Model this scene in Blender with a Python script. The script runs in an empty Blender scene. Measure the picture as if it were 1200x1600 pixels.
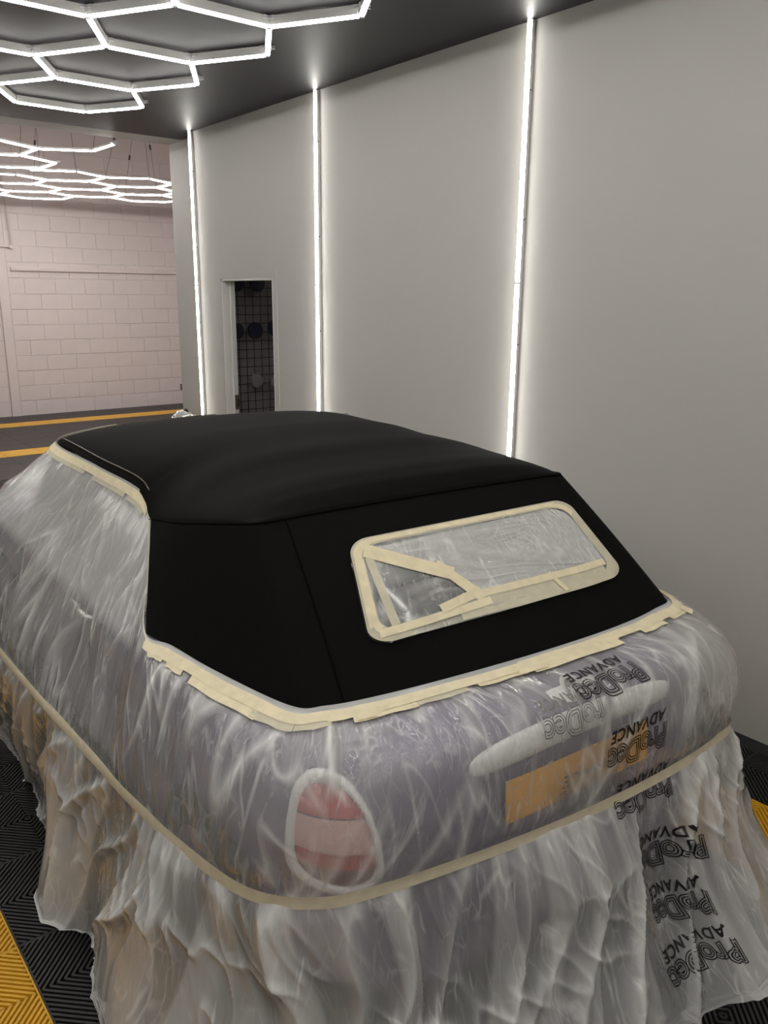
import bpy, bmesh, math, random
import numpy as np
from mathutils import Matrix, Vector

random.seed(7)
SC = bpy.context.scene
COL = SC.collection
PI = math.pi

# ---------------------------------------------------------------- camera, world, exposure
cam_d = bpy.data.cameras.new('camera')
cam = bpy.data.objects.new('camera', cam_d)
COL.objects.link(cam)
CAM_F, CAM_PITCH, CAM_ROLL, CAM_YAW, CAM_H = 1272.77, 0.260126, -0.009214, 0.677880, 1.86
fw = np.array([math.sin(CAM_YAW) * math.cos(CAM_PITCH), math.cos(CAM_YAW) * math.cos(CAM_PITCH), -math.sin(CAM_PITCH)])
rt = np.array([math.cos(CAM_YAW), -math.sin(CAM_YAW), 0.0])
dn = np.cross(fw, rt)
cr, sr = math.cos(CAM_ROLL), math.sin(CAM_ROLL)
ax_r, ax_d = rt * cr + dn * sr, -rt * sr + dn * cr
cam.matrix_world = Matrix(((ax_r[0], -ax_d[0], -fw[0], 0), (ax_r[1], -ax_d[1], -fw[1], 0), (ax_r[2], -ax_d[2], -fw[2], CAM_H), (0, 0, 0, 1)))
cam_d.sensor_fit = 'AUTO'
cam_d.sensor_width = 36.0
cam_d.lens = 36.0 * CAM_F / 1600.0
cam_d.clip_start = 0.05
SC.camera = cam

world = bpy.data.worlds.new('world')
SC.world = world
world.use_nodes = True
world.node_tree.nodes['Background'].inputs[0].default_value = (0.6, 0.6, 0.6, 1)
world.node_tree.nodes['Background'].inputs[1].default_value = 0.05
SC.view_settings.view_transform = 'Standard'
SC.view_settings.look = 'None'
SC.view_settings.gamma = 1.0
SC.view_settings.use_curve_mapping = False
SC.view_settings.exposure = 0.0
STRIP_POWER = 26.0       # wall strip tubes
HEX_POWER = 19.0         # ceiling hexagon tubes
FAR_POWER = 44.0         # hanging hexagon tubes of the far bay
SC.cycles.max_bounces = 8
SC.cycles.diffuse_bounces = 4
SC.cycles.transparent_max_bounces = 16
SC.cycles.caustics_reflective = False
SC.cycles.caustics_refractive = False
SC.cycles.use_denoising = True

# ---------------------------------------------------------------- materials
def lin(c):
    return tuple((x / 12.92 if x <= 0.04045 else ((x + 0.055) / 1.055) ** 2.4) for x in (v / 255.0 for v in c)) + (1.0,)

MATS = {}
def nodes_of(name):
    m = bpy.data.materials.new(name)
    m.use_nodes = True
    MATS[name] = m
    nt = m.node_tree
    return m, nt, nt.nodes['Principled BSDF']

def N(nt, typ, **kw):
    n = nt.nodes.new(typ)
    for k, v in kw.items():
        setattr(n, k, v)
    return n

def mat(name, col, rough=0.5, metal=0.0, noise=None, bump=None, spec=0.5, coat=0.0, sheen=0.0):
    """col linear rgb; noise = (scale, amount); bump = (scale, strength, distance)"""
    m, nt, b = nodes_of(name)
    c = tuple(col) + ((1.0,) if len(col) == 3 else ())
    b.inputs['Base Color'].default_value = c
    b.inputs['Roughness'].default_value = rough
    b.inputs['Metallic'].default_value = metal
    b.inputs['Specular IOR Level'].default_value = spec
    b.inputs['Coat Weight'].default_value = coat
    b.inputs['Sheen Weight'].default_value = sheen
    if noise or bump:
        tc = N(nt, 'ShaderNodeTexCoord')
    if noise:
        t = N(nt, 'ShaderNodeTexNoise')
        t.inputs['Scale'].default_value = noise[0]
        t.inputs['Detail'].default_value = 5
        nt.links.new(tc.outputs['Object'], t.inputs['Vector'])
        r = N(nt, 'ShaderNodeValToRGB')
        lo, hi = 1 - noise[1], 1 + noise[1]
        r.color_ramp.elements[0].position = 0.3
        r.color_ramp.elements[1].position = 0.7
        r.color_ramp.elements[0].color = tuple(min(1, x * lo) for x in c[:3]) + (1,)
        r.color_ramp.elements[1].color = tuple(min(1, x * hi) for x in c[:3]) + (1,)
        nt.links.new(t.outputs['Fac'], r.inputs['Fac'])
        nt.links.new(r.outputs['Color'], b.inputs['Base Color'])
    if bump:
        t2 = N(nt, 'ShaderNodeTexNoise')
        t2.inputs['Scale'].default_value = bump[0]
        t2.inputs['Detail'].default_value = 6
        nt.links.new(tc.outputs['Object'], t2.inputs['Vector'])
        bp = N(nt, 'ShaderNodeBump')
        bp.inputs['Strength'].default_value = bump[1]
        bp.inputs['Distance'].default_value = bump[2]
        nt.links.new(t2.outputs['Fac'], bp.inputs['Height'])
        nt.links.new(bp.outputs['Normal'], b.inputs['Normal'])
    return m

def emit(name, col, strength):
    m, nt, b = nodes_of(name)
    b.inputs['Base Color'].default_value = (0.8, 0.8, 0.8, 1)
    b.inputs['Emission Color'].default_value = tuple(col) + (1,)
    b.inputs['Emission Strength'].default_value = strength
    return m

mat('wall_paint', (0.50, 0.488, 0.462), 0.6, noise=(1.3, 0.015), bump=(160, 0.08, 0.002))
mat('ceiling_paint', (0.0078, 0.0066, 0.0092), 0.5, noise=(2.0, 0.06), bump=(60, 0.15, 0.003))
mat('far_paint', (0.66, 0.585, 0.57), 0.7, noise=(3.0, 0.03), bump=(45, 0.25, 0.003))
mat('far_mortar', (0.64, 0.565, 0.55), 0.8, bump=(70, 0.3, 0.003))
mat('white_trim', (0.72, 0.71, 0.69), 0.45)
mat('store_dark', (0.45, 0.42, 0.42), 0.8, noise=(4, 0.1))
mat('tile_black', (0.0095, 0.0092, 0.009), 0.42, noise=(9, 0.15), bump=(300, 0.1, 0.001))
mat('tile_yellow', (0.62, 0.33, 0.012), 0.42, noise=(9, 0.08), bump=(300, 0.1, 0.001))
mat('slab', (0.006, 0.006, 0.006), 0.8, noise=(5, 0.2))
mat('edging', (0.006, 0.006, 0.0062), 0.5, noise=(30, 0.1))
mat('tube_housing', (0.82, 0.81, 0.80), 0.4)
mat('screw', (0.12, 0.12, 0.12), 0.4, metal=0.8)
emit('tube_wall', (1.0, 0.975, 0.90), STRIP_POWER)
emit('tube_hex', (1.0, 0.975, 0.92), HEX_POWER)
emit('tube_far', (1.0, 0.96, 0.93), FAR_POWER)
emit('store_fill_glow', (1.0, 0.95, 0.92), 10.0)  # emission of the fill light added inside the storeroom
mat('cable', (0.05, 0.045, 0.045), 0.6)
mat('pad_blue', (0.02, 0.023, 0.06), 0.9, noise=(60, 0.2), bump=(120, 0.5, 0.004))
mat('pad_white', (0.55, 0.53, 0.55), 0.9, noise=(60, 0.1), bump=(120, 0.5, 0.004))
mat('mesh_wire', (0.012, 0.012, 0.012), 0.4, metal=0.3)
mat('brown_box', (0.10, 0.07, 0.05), 0.5)
mat('brass', (0.25, 0.17, 0.10), 0.4, metal=0.6)
mat('canvas', (0.0030, 0.0028, 0.0026), 0.85, noise=(40, 0.12), bump=(900, 0.25, 0.0006), spec=0.10)
mat('canvas_seam', (0.003, 0.003, 0.003), 0.9, spec=0.05)
mat('piping', (0.10, 0.085, 0.055), 0.35, metal=0.4)
mat('paint_purple', (0.165, 0.135, 0.225), 0.3, metal=0.1, noise=(300, 0.1), coat=0.5)
mat('bumper_dark', (0.035, 0.033, 0.034), 0.6, bump=(200, 0.2, 0.001))
mat('chrome', (0.80, 0.80, 0.78), 0.18, metal=0.85)
mat('silver_bar', (0.85, 0.85, 0.84), 0.35, metal=0.0)
mat('lens_red', (0.55, 0.035, 0.03), 0.15, coat=0.6)
mat('lens_clear', (0.75, 0.45, 0.42), 0.2, coat=0.6)
mat('lens_dark', (0.14, 0.02, 0.02), 0.2, coat=0.6)
mat('plate_yellow', (0.85, 0.42, 0.03), 0.4, noise=(20, 0.05))
mat('badge_black', (0.16, 0.16, 0.17), 0.3)
mat('glass_dark', (0.03, 0.032, 0.03), 0.06, coat=0.5)
mat('rubber', (0.015, 0.015, 0.015), 0.8)
mat('rim', (0.4, 0.4, 0.42), 0.35, metal=0.8)
mat('print_black', (0.006, 0.006, 0.006), 0.5)
mat('clear_joint', (0.75, 0.75, 0.78), 0.25)

def film_mat(name, base_op, fold_gain, tint=(0.86, 0.855, 0.84), patch=0.12, bump_d=0.006, rough=0.13):
    """thin milky polythene: see-through, scattering, with a soft sheen; doubled creases are milkier"""
    m = bpy.data.materials.new(name)
    m.use_nodes = True
    MATS[name] = m
    nt = m.node_tree
    nt.nodes.clear()
    L = nt.links.new
    out = N(nt, 'ShaderNodeOutputMaterial')
    uv = N(nt, 'ShaderNodeUVMap')
    wob = N(nt, 'ShaderNodeTexNoise')
    wob.inputs['Scale'].default_value = 5.0
    wob.inputs['Detail'].default_value = 2
    L(uv.outputs['UV'], wob.inputs['Vector'])
    wv = N(nt, 'ShaderNodeVectorMath', operation='MULTIPLY_ADD')
    wv.inputs[1].default_value = (0.07, 0.07, 0)
    L(wob.outputs['Color'], wv.inputs[0])
    L(uv.outputs['UV'], wv.inputs[2])
    def crumple(scale, rot):
        mp_ = N(nt, 'ShaderNodeMapping')
        mp_.inputs['Scale'].default_value = scale
        mp_.inputs['Rotation'].default_value = (0, 0, rot)
        L(wv.outputs[0], mp_.inputs['Vector'])
        f1 = N(nt, 'ShaderNodeTexVoronoi')
        L(mp_.outputs['Vector'], f1.inputs['Vector'])
        f1.inputs['Scale'].default_value = 1.0
        ed = N(nt, 'ShaderNodeTexVoronoi', feature='DISTANCE_TO_EDGE')
        ed.inputs['Scale'].default_value = 1.0
        L(mp_.outputs['Vector'], ed.inputs['Vector'])
        return f1.outputs['Distance'], ed.outputs['Distance']
    fa, ea = crumple((17, 3.2, 1), 0.30)
    fb, eb = crumple((38, 8, 1), -0.40)
    rdg = N(nt, 'ShaderNodeMapRange')
    rdg.inputs['From Max'].default_value = 0.06
    rdg.inputs['To Min'].default_value = 1.0
    rdg.inputs['To Max'].default_value = 0.0
    L(ea, rdg.inputs['Value'])
    # only some of the creases are sharp
    cm = N(nt, 'ShaderNodeTexNoise')
    cm.inputs['Scale'].default_value = 8.0
    L(uv.outputs['UV'], cm.inputs['Vector'])
    cr_ = N(nt, 'ShaderNodeMapRange')
    cr_.inputs['From Min'].default_value = 0.5
    cr_.inputs['From Max'].default_value = 0.62
    L(cm.outputs['Fac'], cr_.inputs['Value'])
    rd2 = N(nt, 'ShaderNodeMath', operation='MULTIPLY')
    L(rdg.outputs['Result'], rd2.inputs[0])
    L(cr_.outputs['Result'], rd2.inputs[1])
    rdb = N(nt, 'ShaderNodeMapRange')
    rdb.inputs['From Max'].default_value = 0.05
    rdb.inputs['To Min'].default_value = 0.55
    rdb.inputs['To Max'].default_value = 0.0
    L(eb, rdb.inputs['Value'])
    cr2 = N(nt, 'ShaderNodeMapRange')
    cr2.inputs['From Min'].default_value = 0.42
    cr2.inputs['From Max'].default_value = 0.60
    L(cm.outputs['Color'], cr2.inputs['Value'])
    rd3 = N(nt, 'ShaderNodeMath', operation='MULTIPLY_ADD')
    L(rdb.outputs['Result'], rd3.inputs[0])
    L(cr2.outputs['Result'], rd3.inputs[1])
    L(rd2.outputs[0], rd3.inputs[2])
    hsum = N(nt, 'ShaderNodeMath', operation='MULTIPLY_ADD')
    hsum.inputs[1].default_value = 0.4
    L(fb, hsum.inputs[0])
    L(fa, hsum.inputs[2])
    bp = N(nt, 'ShaderNodeBump')
    bp.inputs['Strength'].default_value = 0.8
    bp.inputs['Distance'].default_value = bump_d * 2.0
    L(hsum.outputs[0], bp.inputs['Height'])
    at = N(nt, 'ShaderNodeAttribute')
    at.attribute_name = 'fold'
    # opacity
    big = N(nt, 'ShaderNodeTexNoise')
    big.inputs['Scale'].default_value = 3.0
    big.inputs['Detail'].default_value = 2
    L(uv.outputs['UV'], big.inputs['Vector'])
    o1 = N(nt, 'ShaderNodeMath', operation='MULTIPLY_ADD')
    o1.inputs[1].default_value = fold_gain
    o1.inputs[2].default_value = base_op
    L(at.outputs['Fac'], o1.inputs[0])
    o2 = N(nt, 'ShaderNodeMath', operation='MULTIPLY_ADD')
    o2.inputs[1].default_value = patch
    L(big.outputs['Fac'], o2.inputs[0])
    L(o1.outputs[0], o2.inputs[2])
    o3 = N(nt, 'ShaderNodeMath', operation='MULTIPLY_ADD')
    o3.inputs[1].default_value = 0.30
    o3.use_clamp = True
    L(rd3.outputs[0], o3.inputs[0])
    L(o2.outputs[0], o3.inputs[2])
    df = N(nt, 'ShaderNodeBsdfDiffuse')
    df.inputs['Color'].default_value = tuple(tint) + (1,)
    tl = N(nt, 'ShaderNodeBsdfTranslucent')
    tl.inputs['Color'].default_value = tuple(x * y for x, y in zip(tint, (0.98, 0.92, 0.85))) + (1,)
    L(bp.outputs['Normal'], df.inputs['Normal'])
    L(bp.outputs['Normal'], tl.inputs['Normal'])
    sc = N(nt, 'ShaderNodeMixShader')
    sc.inputs[0].default_value = 0.22
    L(df.outputs[0], sc.inputs[1])
    L(tl.outputs[0], sc.inputs[2])
    tr = N(nt, 'ShaderNodeBsdfTransparent')
    mx = N(nt, 'ShaderNodeMixShader')
    L(o3.outputs[0], mx.inputs[0])
    L(tr.outputs[0], mx.inputs[1])
    L(sc.outputs[0], mx.inputs[2])
    gl = N(nt, 'ShaderNodeBsdfGlossy')
    gl.inputs['Roughness'].default_value = rough
    gl.inputs['Color'].default_value = (0.95, 0.95, 0.95, 1)
    L(bp.outputs['Normal'], gl.inputs['Normal'])
    fr = N(nt, 'ShaderNodeFresnel')
    geo = N(nt, 'ShaderNodeNewGeometry')
    ior = N(nt, 'ShaderNodeMapRange')            # same reflectance from both faces of the thin sheet
    ior.inputs['To Min'].default_value = 1.42
    ior.inputs['To Max'].default_value = 1 / 1.42
    L(geo.outputs['Backfacing'], ior.inputs['Value'])
    L(ior.outputs['Result'], fr.inputs['IOR'])
    mx2 = N(nt, 'ShaderNodeMixShader')
    fs = N(nt, 'ShaderNodeMath', operation='MULTIPLY')
    fs.inputs[1].default_value = 1.3
    L(fr.outputs[0], fs.inputs[0])
    L(fs.outputs[0], mx2.inputs[0])
    L(mx.outputs[0], mx2.inputs[1])
    L(gl.outputs[0], mx2.inputs[2])
    L(mx2.outputs[0], out.inputs['Surface'])
    return m

film_mat('film', 0.19, 0.60)
film_mat('film_skirt', 0.24, 0.60)
film_mat('film_window', 0.22, 0.32, patch=0.05, bump_d=0.004)
film_mat('film_window_double', 0.62, 0.2, patch=0.05, bump_d=0.004)
film_mat('film_edge', 0.55, 0.2)

def tape_mat(name, op, col):
    m = bpy.data.materials.new(name)
    m.use_nodes = True
    MATS[name] = m
    nt = m.node_tree
    b = nt.nodes['Principled BSDF']
    b.inputs['Roughness'].default_value = 0.6
    tc = N(nt, 'ShaderNodeTexCoord')
    nz = N(nt, 'ShaderNodeTexNoise')
    nz.inputs['Scale'].default_value = 35
    nz.inputs['Detail'].default_value = 4
    nt.links.new(tc.outputs['Object'], nz.inputs['Vector'])
    r = N(nt, 'ShaderNodeValToRGB')
    r.color_ramp.elements[0].position = 0.3
    r.color_ramp.elements[1].position = 0.7
    r.color_ramp.elements[0].color = tuple(x * 0.86 for x in col) + (1,)
    r.color_ramp.elements[1].color = tuple(col) + (1,)
    nt.links.new(nz.outputs['Fac'], r.inputs['Fac'])
    nt.links.new(r.outputs['Color'], b.inputs['Base Color'])
    b.inputs['Alpha'].default_value = op
    v = N(nt, 'ShaderNodeTexNoise')
    v.inputs['Scale'].default_value = 400
    nt.links.new(tc.outputs['Object'], v.inputs['Vector'])
    bp = N(nt, 'ShaderNodeBump')
    bp.inputs['Strength'].default_value = 0.2
    bp.inputs['Distance'].default_value = 0.001
    nt.links.new(v.outputs['Fac'], bp.inputs['Height'])
    nt.links.new(bp.outputs['Normal'], b.inputs['Normal'])

tape_mat('tape', 0.97, (0.83, 0.73, 0.50))
tape_mat('tape_thin', 0.70, (0.82, 0.75, 0.56))
tape_mat('tape_body', 0.95, (0.74, 0.66, 0.48))

# ---------------------------------------------------------------- helpers
class MB:
    def __init__(self):
        self.v, self.f = [], []
    def add(self, vs, fs):
        o = len(self.v)
        self.v += [tuple(p) for p in vs]
        self.f += [tuple(i + o for i in f) for f in fs]
        return self
    def box(self, x0, x1, y0, y1, z0, z1):
        vs = [(x, y, z) for z in (z0, z1) for y in (y0, y1) for x in (x0, x1)]
        return self.add(vs, [(0, 2, 3, 1), (4, 5, 7, 6), (0, 1, 5, 4), (2, 6, 7, 3), (0, 4, 6, 2), (1, 3, 7, 5)])
    def tube(self, pts, r, n=8, cap=True):
        pts = [np.array(p, float) for p in pts]
        rings = []
        for i, p in enumerate(pts):
            t = pts[min(i + 1, len(pts) - 1)] - pts[max(i - 1, 0)]
            t /= np.linalg.norm(t) + 1e-12
            a = np.array([0, 0, 1.0]) if abs(t[2]) < 0.9 else np.array([1.0, 0, 0])
            b = np.cross(t, a); b /= np.linalg.norm(b)
            c = np.cross(t, b)
            rings.append([p + r * (math.cos(k * 2 * PI / n) * b + math.sin(k * 2 * PI / n) * c) for k in range(n)])
        vs = [q for rg in rings for q in rg]
        fs = []
        for i in range(len(pts) - 1):
            for k in range(n):
                fs.append((i * n + k, i * n + (k + 1) % n, (i + 1) * n + (k + 1) % n, (i + 1) * n + k))
        if cap:
            fs.append(tuple(range(n)))
            fs.append(tuple(reversed(range((len(pts) - 1) * n, len(pts) * n))))
        return self.add(vs, fs)
    def prism(self, prof, axis, a0, a1):
        """closed profile (p,q) swept along axis 0/1/2"""
        n = len(prof)
        vs = []
        for a in (a0, a1):
            for p, q in prof:
                c = [p, q]
                c.insert(axis, a)
                vs.append(tuple(c))
        fs = [(k, (k + 1) % n, n + (k + 1) % n, n + k) for k in range(n)]
        fs += [tuple(reversed(range(n))), tuple(range(n, 2 * n))]
        return self.add(vs, fs)
    def grid(self, P, closed=False):
        P = np.asarray(P, float)
        r, c = P.shape[:2]
        vs = P.reshape(-1, 3)
        fs = []
        for i in range(r - 1):
            for j in range(c - (0 if closed else 1)):
                fs.append((i * c + j, i * c + (j + 1) % c, (i + 1) * c + (j + 1) % c, (i + 1) * c + j))
        return self.add(vs, fs)
    def mesh(self, name, m, smooth=False):
        me = bpy.data.meshes.new(name)
        me.from_pydata(self.v, [], self.f)
        me.update()
        bm = bmesh.new(); bm.from_mesh(me)
        bmesh.ops.recalc_face_normals(bm, faces=bm.faces)
        bm.to_mesh(me); bm.free()
        me.materials.append(MATS[m])
        if smooth:
            me.polygons.foreach_set('use_smooth', [True] * len(me.polygons))
        return me
    def build(self, name, m, parent=None, smooth=False):
        return link(name, self.mesh(name, m, smooth), parent)

def link(name, data, parent=None, loc=None):
    o = bpy.data.objects.new(name, data)
    COL.objects.link(o)
    if parent is not None:
        o.parent = parent
    if loc is not None:
        o.location = loc
    return o

def tag(o, label=None, cat=None, group=None, kind=None):
    if label: o['label'] = label
    if cat: o['category'] = cat
    if group: o['group'] = group
    if kind: o['kind'] = kind
    return o

def empty(name, loc=(0, 0, 0), rz=0.0):
    o = link(name, None)
    o.location = loc
    o.rotation_euler = (0, 0, rz)
    o.empty_display_size = 0.1
    return o

def bevelled(o, w=0.003, seg=2):
    md = o.modifiers.new('bevel', 'BEVEL')
    md.width = w; md.segments = seg; md.limit_method = 'ANGLE'
    return o

# ---------------------------------------------------------------- room shell
D, ZC = 3.210, 3.110             # right wall plane, ceiling height
T0, SP = 6.470, 1.7839           # wall strip positions along the wall
YE, YS = 6.885, 7.18             # end of the dark ceiling, far face of the header
YF = 13.24                       # far block wall
WALL_END = 6.50
XJ = 3.335                       # jamb of the opening
DY0, DY1, DZ = 5.295, 6.090, 1.976   # doorway in the right wall

def structure(o, label, cat):
    return tag(o, label, cat, kind='structure')

b = MB()
b.box(D, D + 0.095, -3.0, DY0, 0, ZC + 0.02)
b.box(D, D + 0.095, DY1, WALL_END, 0, ZC + 0.02)
b.box(D, D + 0.095, DY0, DY1, DZ, ZC + 0.02)
structure(b.build('wall_right', 'wall_paint'), 'smooth pale grey painted wall with three vertical light strips', 'wall')
structure(MB().box(-4.2, 3.305, -3.0, YE, ZC, ZC + 0.12).build('ceiling', 'ceiling_paint'), 'dark charcoal painted ceiling carrying hexagon lights', 'ceiling')
structure(MB().box(-4.3, -4.2, -3.0, YF, 0, 4.6).build('wall_left', 'wall_paint'), 'pale painted wall on the far side of the bay', 'wall')
structure(MB().box(-4.3, 3.31, -3.1, -3.0, 0, ZC + 0.1).build('wall_back', 'wall_paint'), 'pale painted wall behind the viewer', 'wall')
# partition between the bays: jamb block and header with light soffit
b = MB()
b.box(XJ, 9.0, YE, YS, 0, 4.6)
b.box(-4.2, XJ, YE, YS, ZC, 4.6)
b.box(XJ, XJ + 0.05, WALL_END - 0.12, YE, 0, ZC + 0.05)
b.box(D + 0.093, XJ + 0.01, WALL_END - 0.12, WALL_END - 0.03, 0, ZC + 0.05)
structure(b.build('wall_partition', 'wall_paint'), 'white painted jamb and header framing the opening to the next bay', 'wall')
structure(MB().box(-4.2, 9.1, YS, YF, 4.6, 4.7).build('ceiling_far', 'far_paint'), 'pale high ceiling of the next bay', 'ceiling')
structure(MB().box(9.0, 9.1, YS - 0.3, YF, 0, 4.6).build('wall_far_side', 'far_paint'), 'pale side wall of the next bay', 'wall')

# storeroom behind the doorway
b = MB()
b.box(4.95, 5.0, 4.0, 6.85, 0, 2.6)
b.box(XJ + 0.03, 5.0, 6.80, 6.86, 0, 2.6)
b.box(XJ + 0.03, 5.0, 4.0, 4.05, 0, 2.6)
b.box(XJ + 0.03, 5.0, 4.0, 6.86, 2.6, 2.65)
structure(b.build('wall_store', 'store_dark'), 'dark grey storeroom walls beyond the doorway', 'wall')

# far block wall: mortar backing, each block its own piece
wf = structure(MB().box(-4.2, 9.1, YF, YF + 0.15, 0, 4.7).build('wall_far', 'far_mortar'), 'pinkish white painted blockwork wall of the next bay', 'wall')
BW, BH, JT = 0.4515, 0.2275, 0.008
blk = {}
def block_mesh(w):
    k = round(w, 3)
    if k not in blk:
        x, z, d, c = w - JT, BH - JT, 0.0065, 0.004
        vs = [(0, 0, 0), (x, 0, 0), (x, 0, z), (0, 0, z), (c, -d, c), (x - c, -d, c), (x - c, -d, z - c), (c, -d, z - c)]
        blk[k] = MB().add(vs, [(0, 1, 5, 4), (1, 2, 6, 5), (2, 3, 7, 6), (3, 0, 4, 7), (4, 5, 6, 7)]).mesh('block', 'far_paint')
    return blk[k]
rr = random.Random(3)
PX0, PX1 = 3.345, 3.478
for row in range(17):
    z = row * BH + 0.012
    off = (0.0 if row % 2 else 0.5) * BW
    x = PX1 + 0.006 - off
    while x < 7.0:
        x0 = max(x, PX1 + 0.006)
        w = x + BW - x0
        if w > 0.06:
            link('block', block_mesh(w), wf, (x0, YF - rr.uniform(-0.002, 0.0025), z))
        x += BW
    x = PX0 - 0.006 - BW + off
    for _ in range(3):
        w = min(BW, PX0 - 0.006 - x)
        if w > 0.06:
            link('block', block_mesh(w), wf, (x, YF - rr.uniform(-0.002, 0.0025), z))
        x -= BW
MB().box(PX0, PX1, YF - 0.028, YF + 0.01, 0, 4.6).build('pilaster', 'far_paint', wf)
led = MB().prism([(YF + 0.005, 2.155), (YF - 0.045, 2.165), (YF - 0.045, 2.20), (YF + 0.005, 2.235)], 0, 3.53, 8.9).build('ledge', 'far_paint', wf)

# conduit and junction on the far wall
cd = empty('conduit_pipe', (3.565, YF - 0.045, 2.5))
tag(cd, 'thin painted conduit with elbow high on the blockwork wall', 'pipe')
MB().tube([(-0.03, 0, 2.0), (-0.025, 0, 0.75), (0.015, 0, 0.04), (0.01, 0, 0.0), (-0.02, 0, -0.005), (-1.2, 0, 0.0)], 0.012).build('pipe', 'far_paint', cd, True)
MB().tube([(0.005, 0.032, 0), (0.005, -0.015, 0)], 0.03, 14).build('elbow_box', 'far_paint', cd)
sk = empty('wall_socket', (6.16, YF - 0.010, 0.30))
tag(sk, 'small brown socket low on the pinkish block wall beside the opening', 'socket')
bevelled(MB().box(-0.05, 0.05, -0.03, 0.0, -0.05, 0.05).build('back_box', 'brown_box', sk), 0.006)
MB().box(-0.03, 0.03, -0.034, -0.028, -0.03, 0.03).build('face_plate', 'brass', sk)

# doorway lining
dr = structure(empty('door_1', (D, (DY0 + DY1) / 2, 0)), 'open doorway with pale lining into a dark storeroom', 'door')
dr_y = (DY0 + DY1) / 2
def dbox(name, m, x0, x1, y0, y1, z0, z1, bev=0.002):
    o = MB().box(x0 - D, x1 - D, y0 - dr_y, y1 - dr_y, z0, z1).build(name, m, dr)
    return bevelled(o, bev)
dbox('jamb', 'white_trim', D - 0.001, D + 0.10, DY1 - 0.022, DY1 + 0.001, 0, DZ)
dbox('jamb', 'white_trim', D - 0.001, D + 0.10, DY0 - 0.001, DY0 + 0.018, 0, DZ)
dbox('door_head', 'white_trim', D - 0.001, D + 0.10, DY0, DY1, DZ - 0.018, DZ + 0.001)
dbox('door_stop', 'white_trim', D + 0.062, D + 0.10, DY1 - 0.040, DY1 - 0.020, 0, DZ - 0.018)
dbox('architrave', 'wall_paint', D - 0.004, D + 0.001, DY1 + 0.001, DY1 + 0.055, 0, DZ + 0.055, 0.001)
dbox('architrave', 'wall_paint', D - 0.004, D + 0.001, DY0 - 0.055, DY0 - 0.001, 0, DZ + 0.055, 0.001)
dbox('architrave', 'wall_paint', D - 0.004, D + 0.001, DY0 - 0.001, DY1 + 0.001, DZ + 0.001, DZ + 0.055, 0.001)
dbox('strike_plate', 'brass', D + 0.064, D + 0.10, DY1 - 0.044, DY1 - 0.039, 0.93, 1.05, 0.001)
dbox('latch', 'screw', D + 0.075, D + 0.098, DY1 - 0.056, DY1 - 0.043, 0.955, 1.02, 0.003)

# edging along the wall foot
structure(MB().prism([(D - 0.075, 0.0), (D - 0.075, 0.012), (D - 0.004, 0.030), (D, 0.030), (D, 0.0)], 1, -3.0, WALL_END).build('baseboard_right', 'edging'), 'black edging strip along the foot of the pale wall', 'edging')

# ---------------------------------------------------------------- floor of interlocking ribbed tiles
fl = structure(MB().box(-4.3, 9.1, -3.1, YF + 0.1, -0.10, 0.0).build('floor', 'slab'), 'floor of black and yellow interlocking ribbed tiles', 'floor')
TH = 0.018
def clip_seg(c, w, half):
    """diagonal rib x+y=c inside the quadrant 0..half"""
    return max(0, c - half), min(half, c)
def tile_mesh(m, fine=True):
    B = MB()
    S = 0.4
    if not fine:
        return B.box(-0.198, 0.198, -0.198, 0.198, 0.0, TH - 0.002).mesh('floor_tile', m)
    B.box(-0.199, 0.199, -0.199, 0.199, 0.0, 0.006)
    for a, bb, c, d in ((-0.2, 0.2, -0.2, -0.194), (-0.2, 0.2, 0.194, 0.2), (-0.2, -0.194, -0.194, 0.194), (0.194, 0.2, -0.194, 0.194)):
        B.box(a + 0.0006, bb - 0.0006, c + 0.0006, d - 0.0006, 0.004, TH - 0.001)
    n = 10
    pitch = 0.2 * 2 / (2 * n)
    hw = 0.0062
    for sx in (-1, 1):
        for sy in (-1, 1):
            for k in range(2 * n):
                c = (k + 0.5) * pitch          # x + y = c in quadrant coordinates
                x0, x1 = clip_seg(c, hw, 0.195)
                if x1 - x0 < 0.004:
                    continue
                p0, p1 = np.array([x0, c - x0]), np.array([x1, c - x1])
                nn = np.array([1, 1]) / math.sqrt(2) * hw
                cor = [p0 - nn, p1 - nn, p1 + nn, p0 + nn]
                top = [p0 - nn * 0.6, p1 - nn * 0.6, p1 + nn * 0.6, p0 + nn * 0.6]
                vs = [(sx * q[0], sy * q[1], 0.005) for q in cor] + [(sx * q[0], sy * q[1], TH) for q in top]
                B.add(vs, [(4, 5, 6, 7), (0, 1, 5, 4), (1, 2, 6, 5), (2, 3, 7, 6), (3, 0, 4, 7)])
    return B.mesh('floor_tile', m)
tm = {(c, f): tile_mesh('tile_' + c, f) for c in ('black', 'yellow') for f in (True, False)}
rows = []
y = 1.79
yy = 1.79
while yy > 0.2:
    yy -= 0.4
    rows.append((yy, 0.4, False))
rows.append((1.79, 0.4, False))
y = 2.19
st = (9.92 - 2.19) / 19
for k in range(19):
    rows.append((y, st, False)); y += st
rows.append((9.92, 0.402, True)); y = 10.322
for k in range(5):
    rows.append((y, (12.16 - 10.322) / 5, False)); y += (12.16 - 10.322) / 5
rows.append((12.16, 0.39, True)); y = 12.55
for k in range(2):
    rows.append((y, 0.343, False)); y += 0.343

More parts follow.
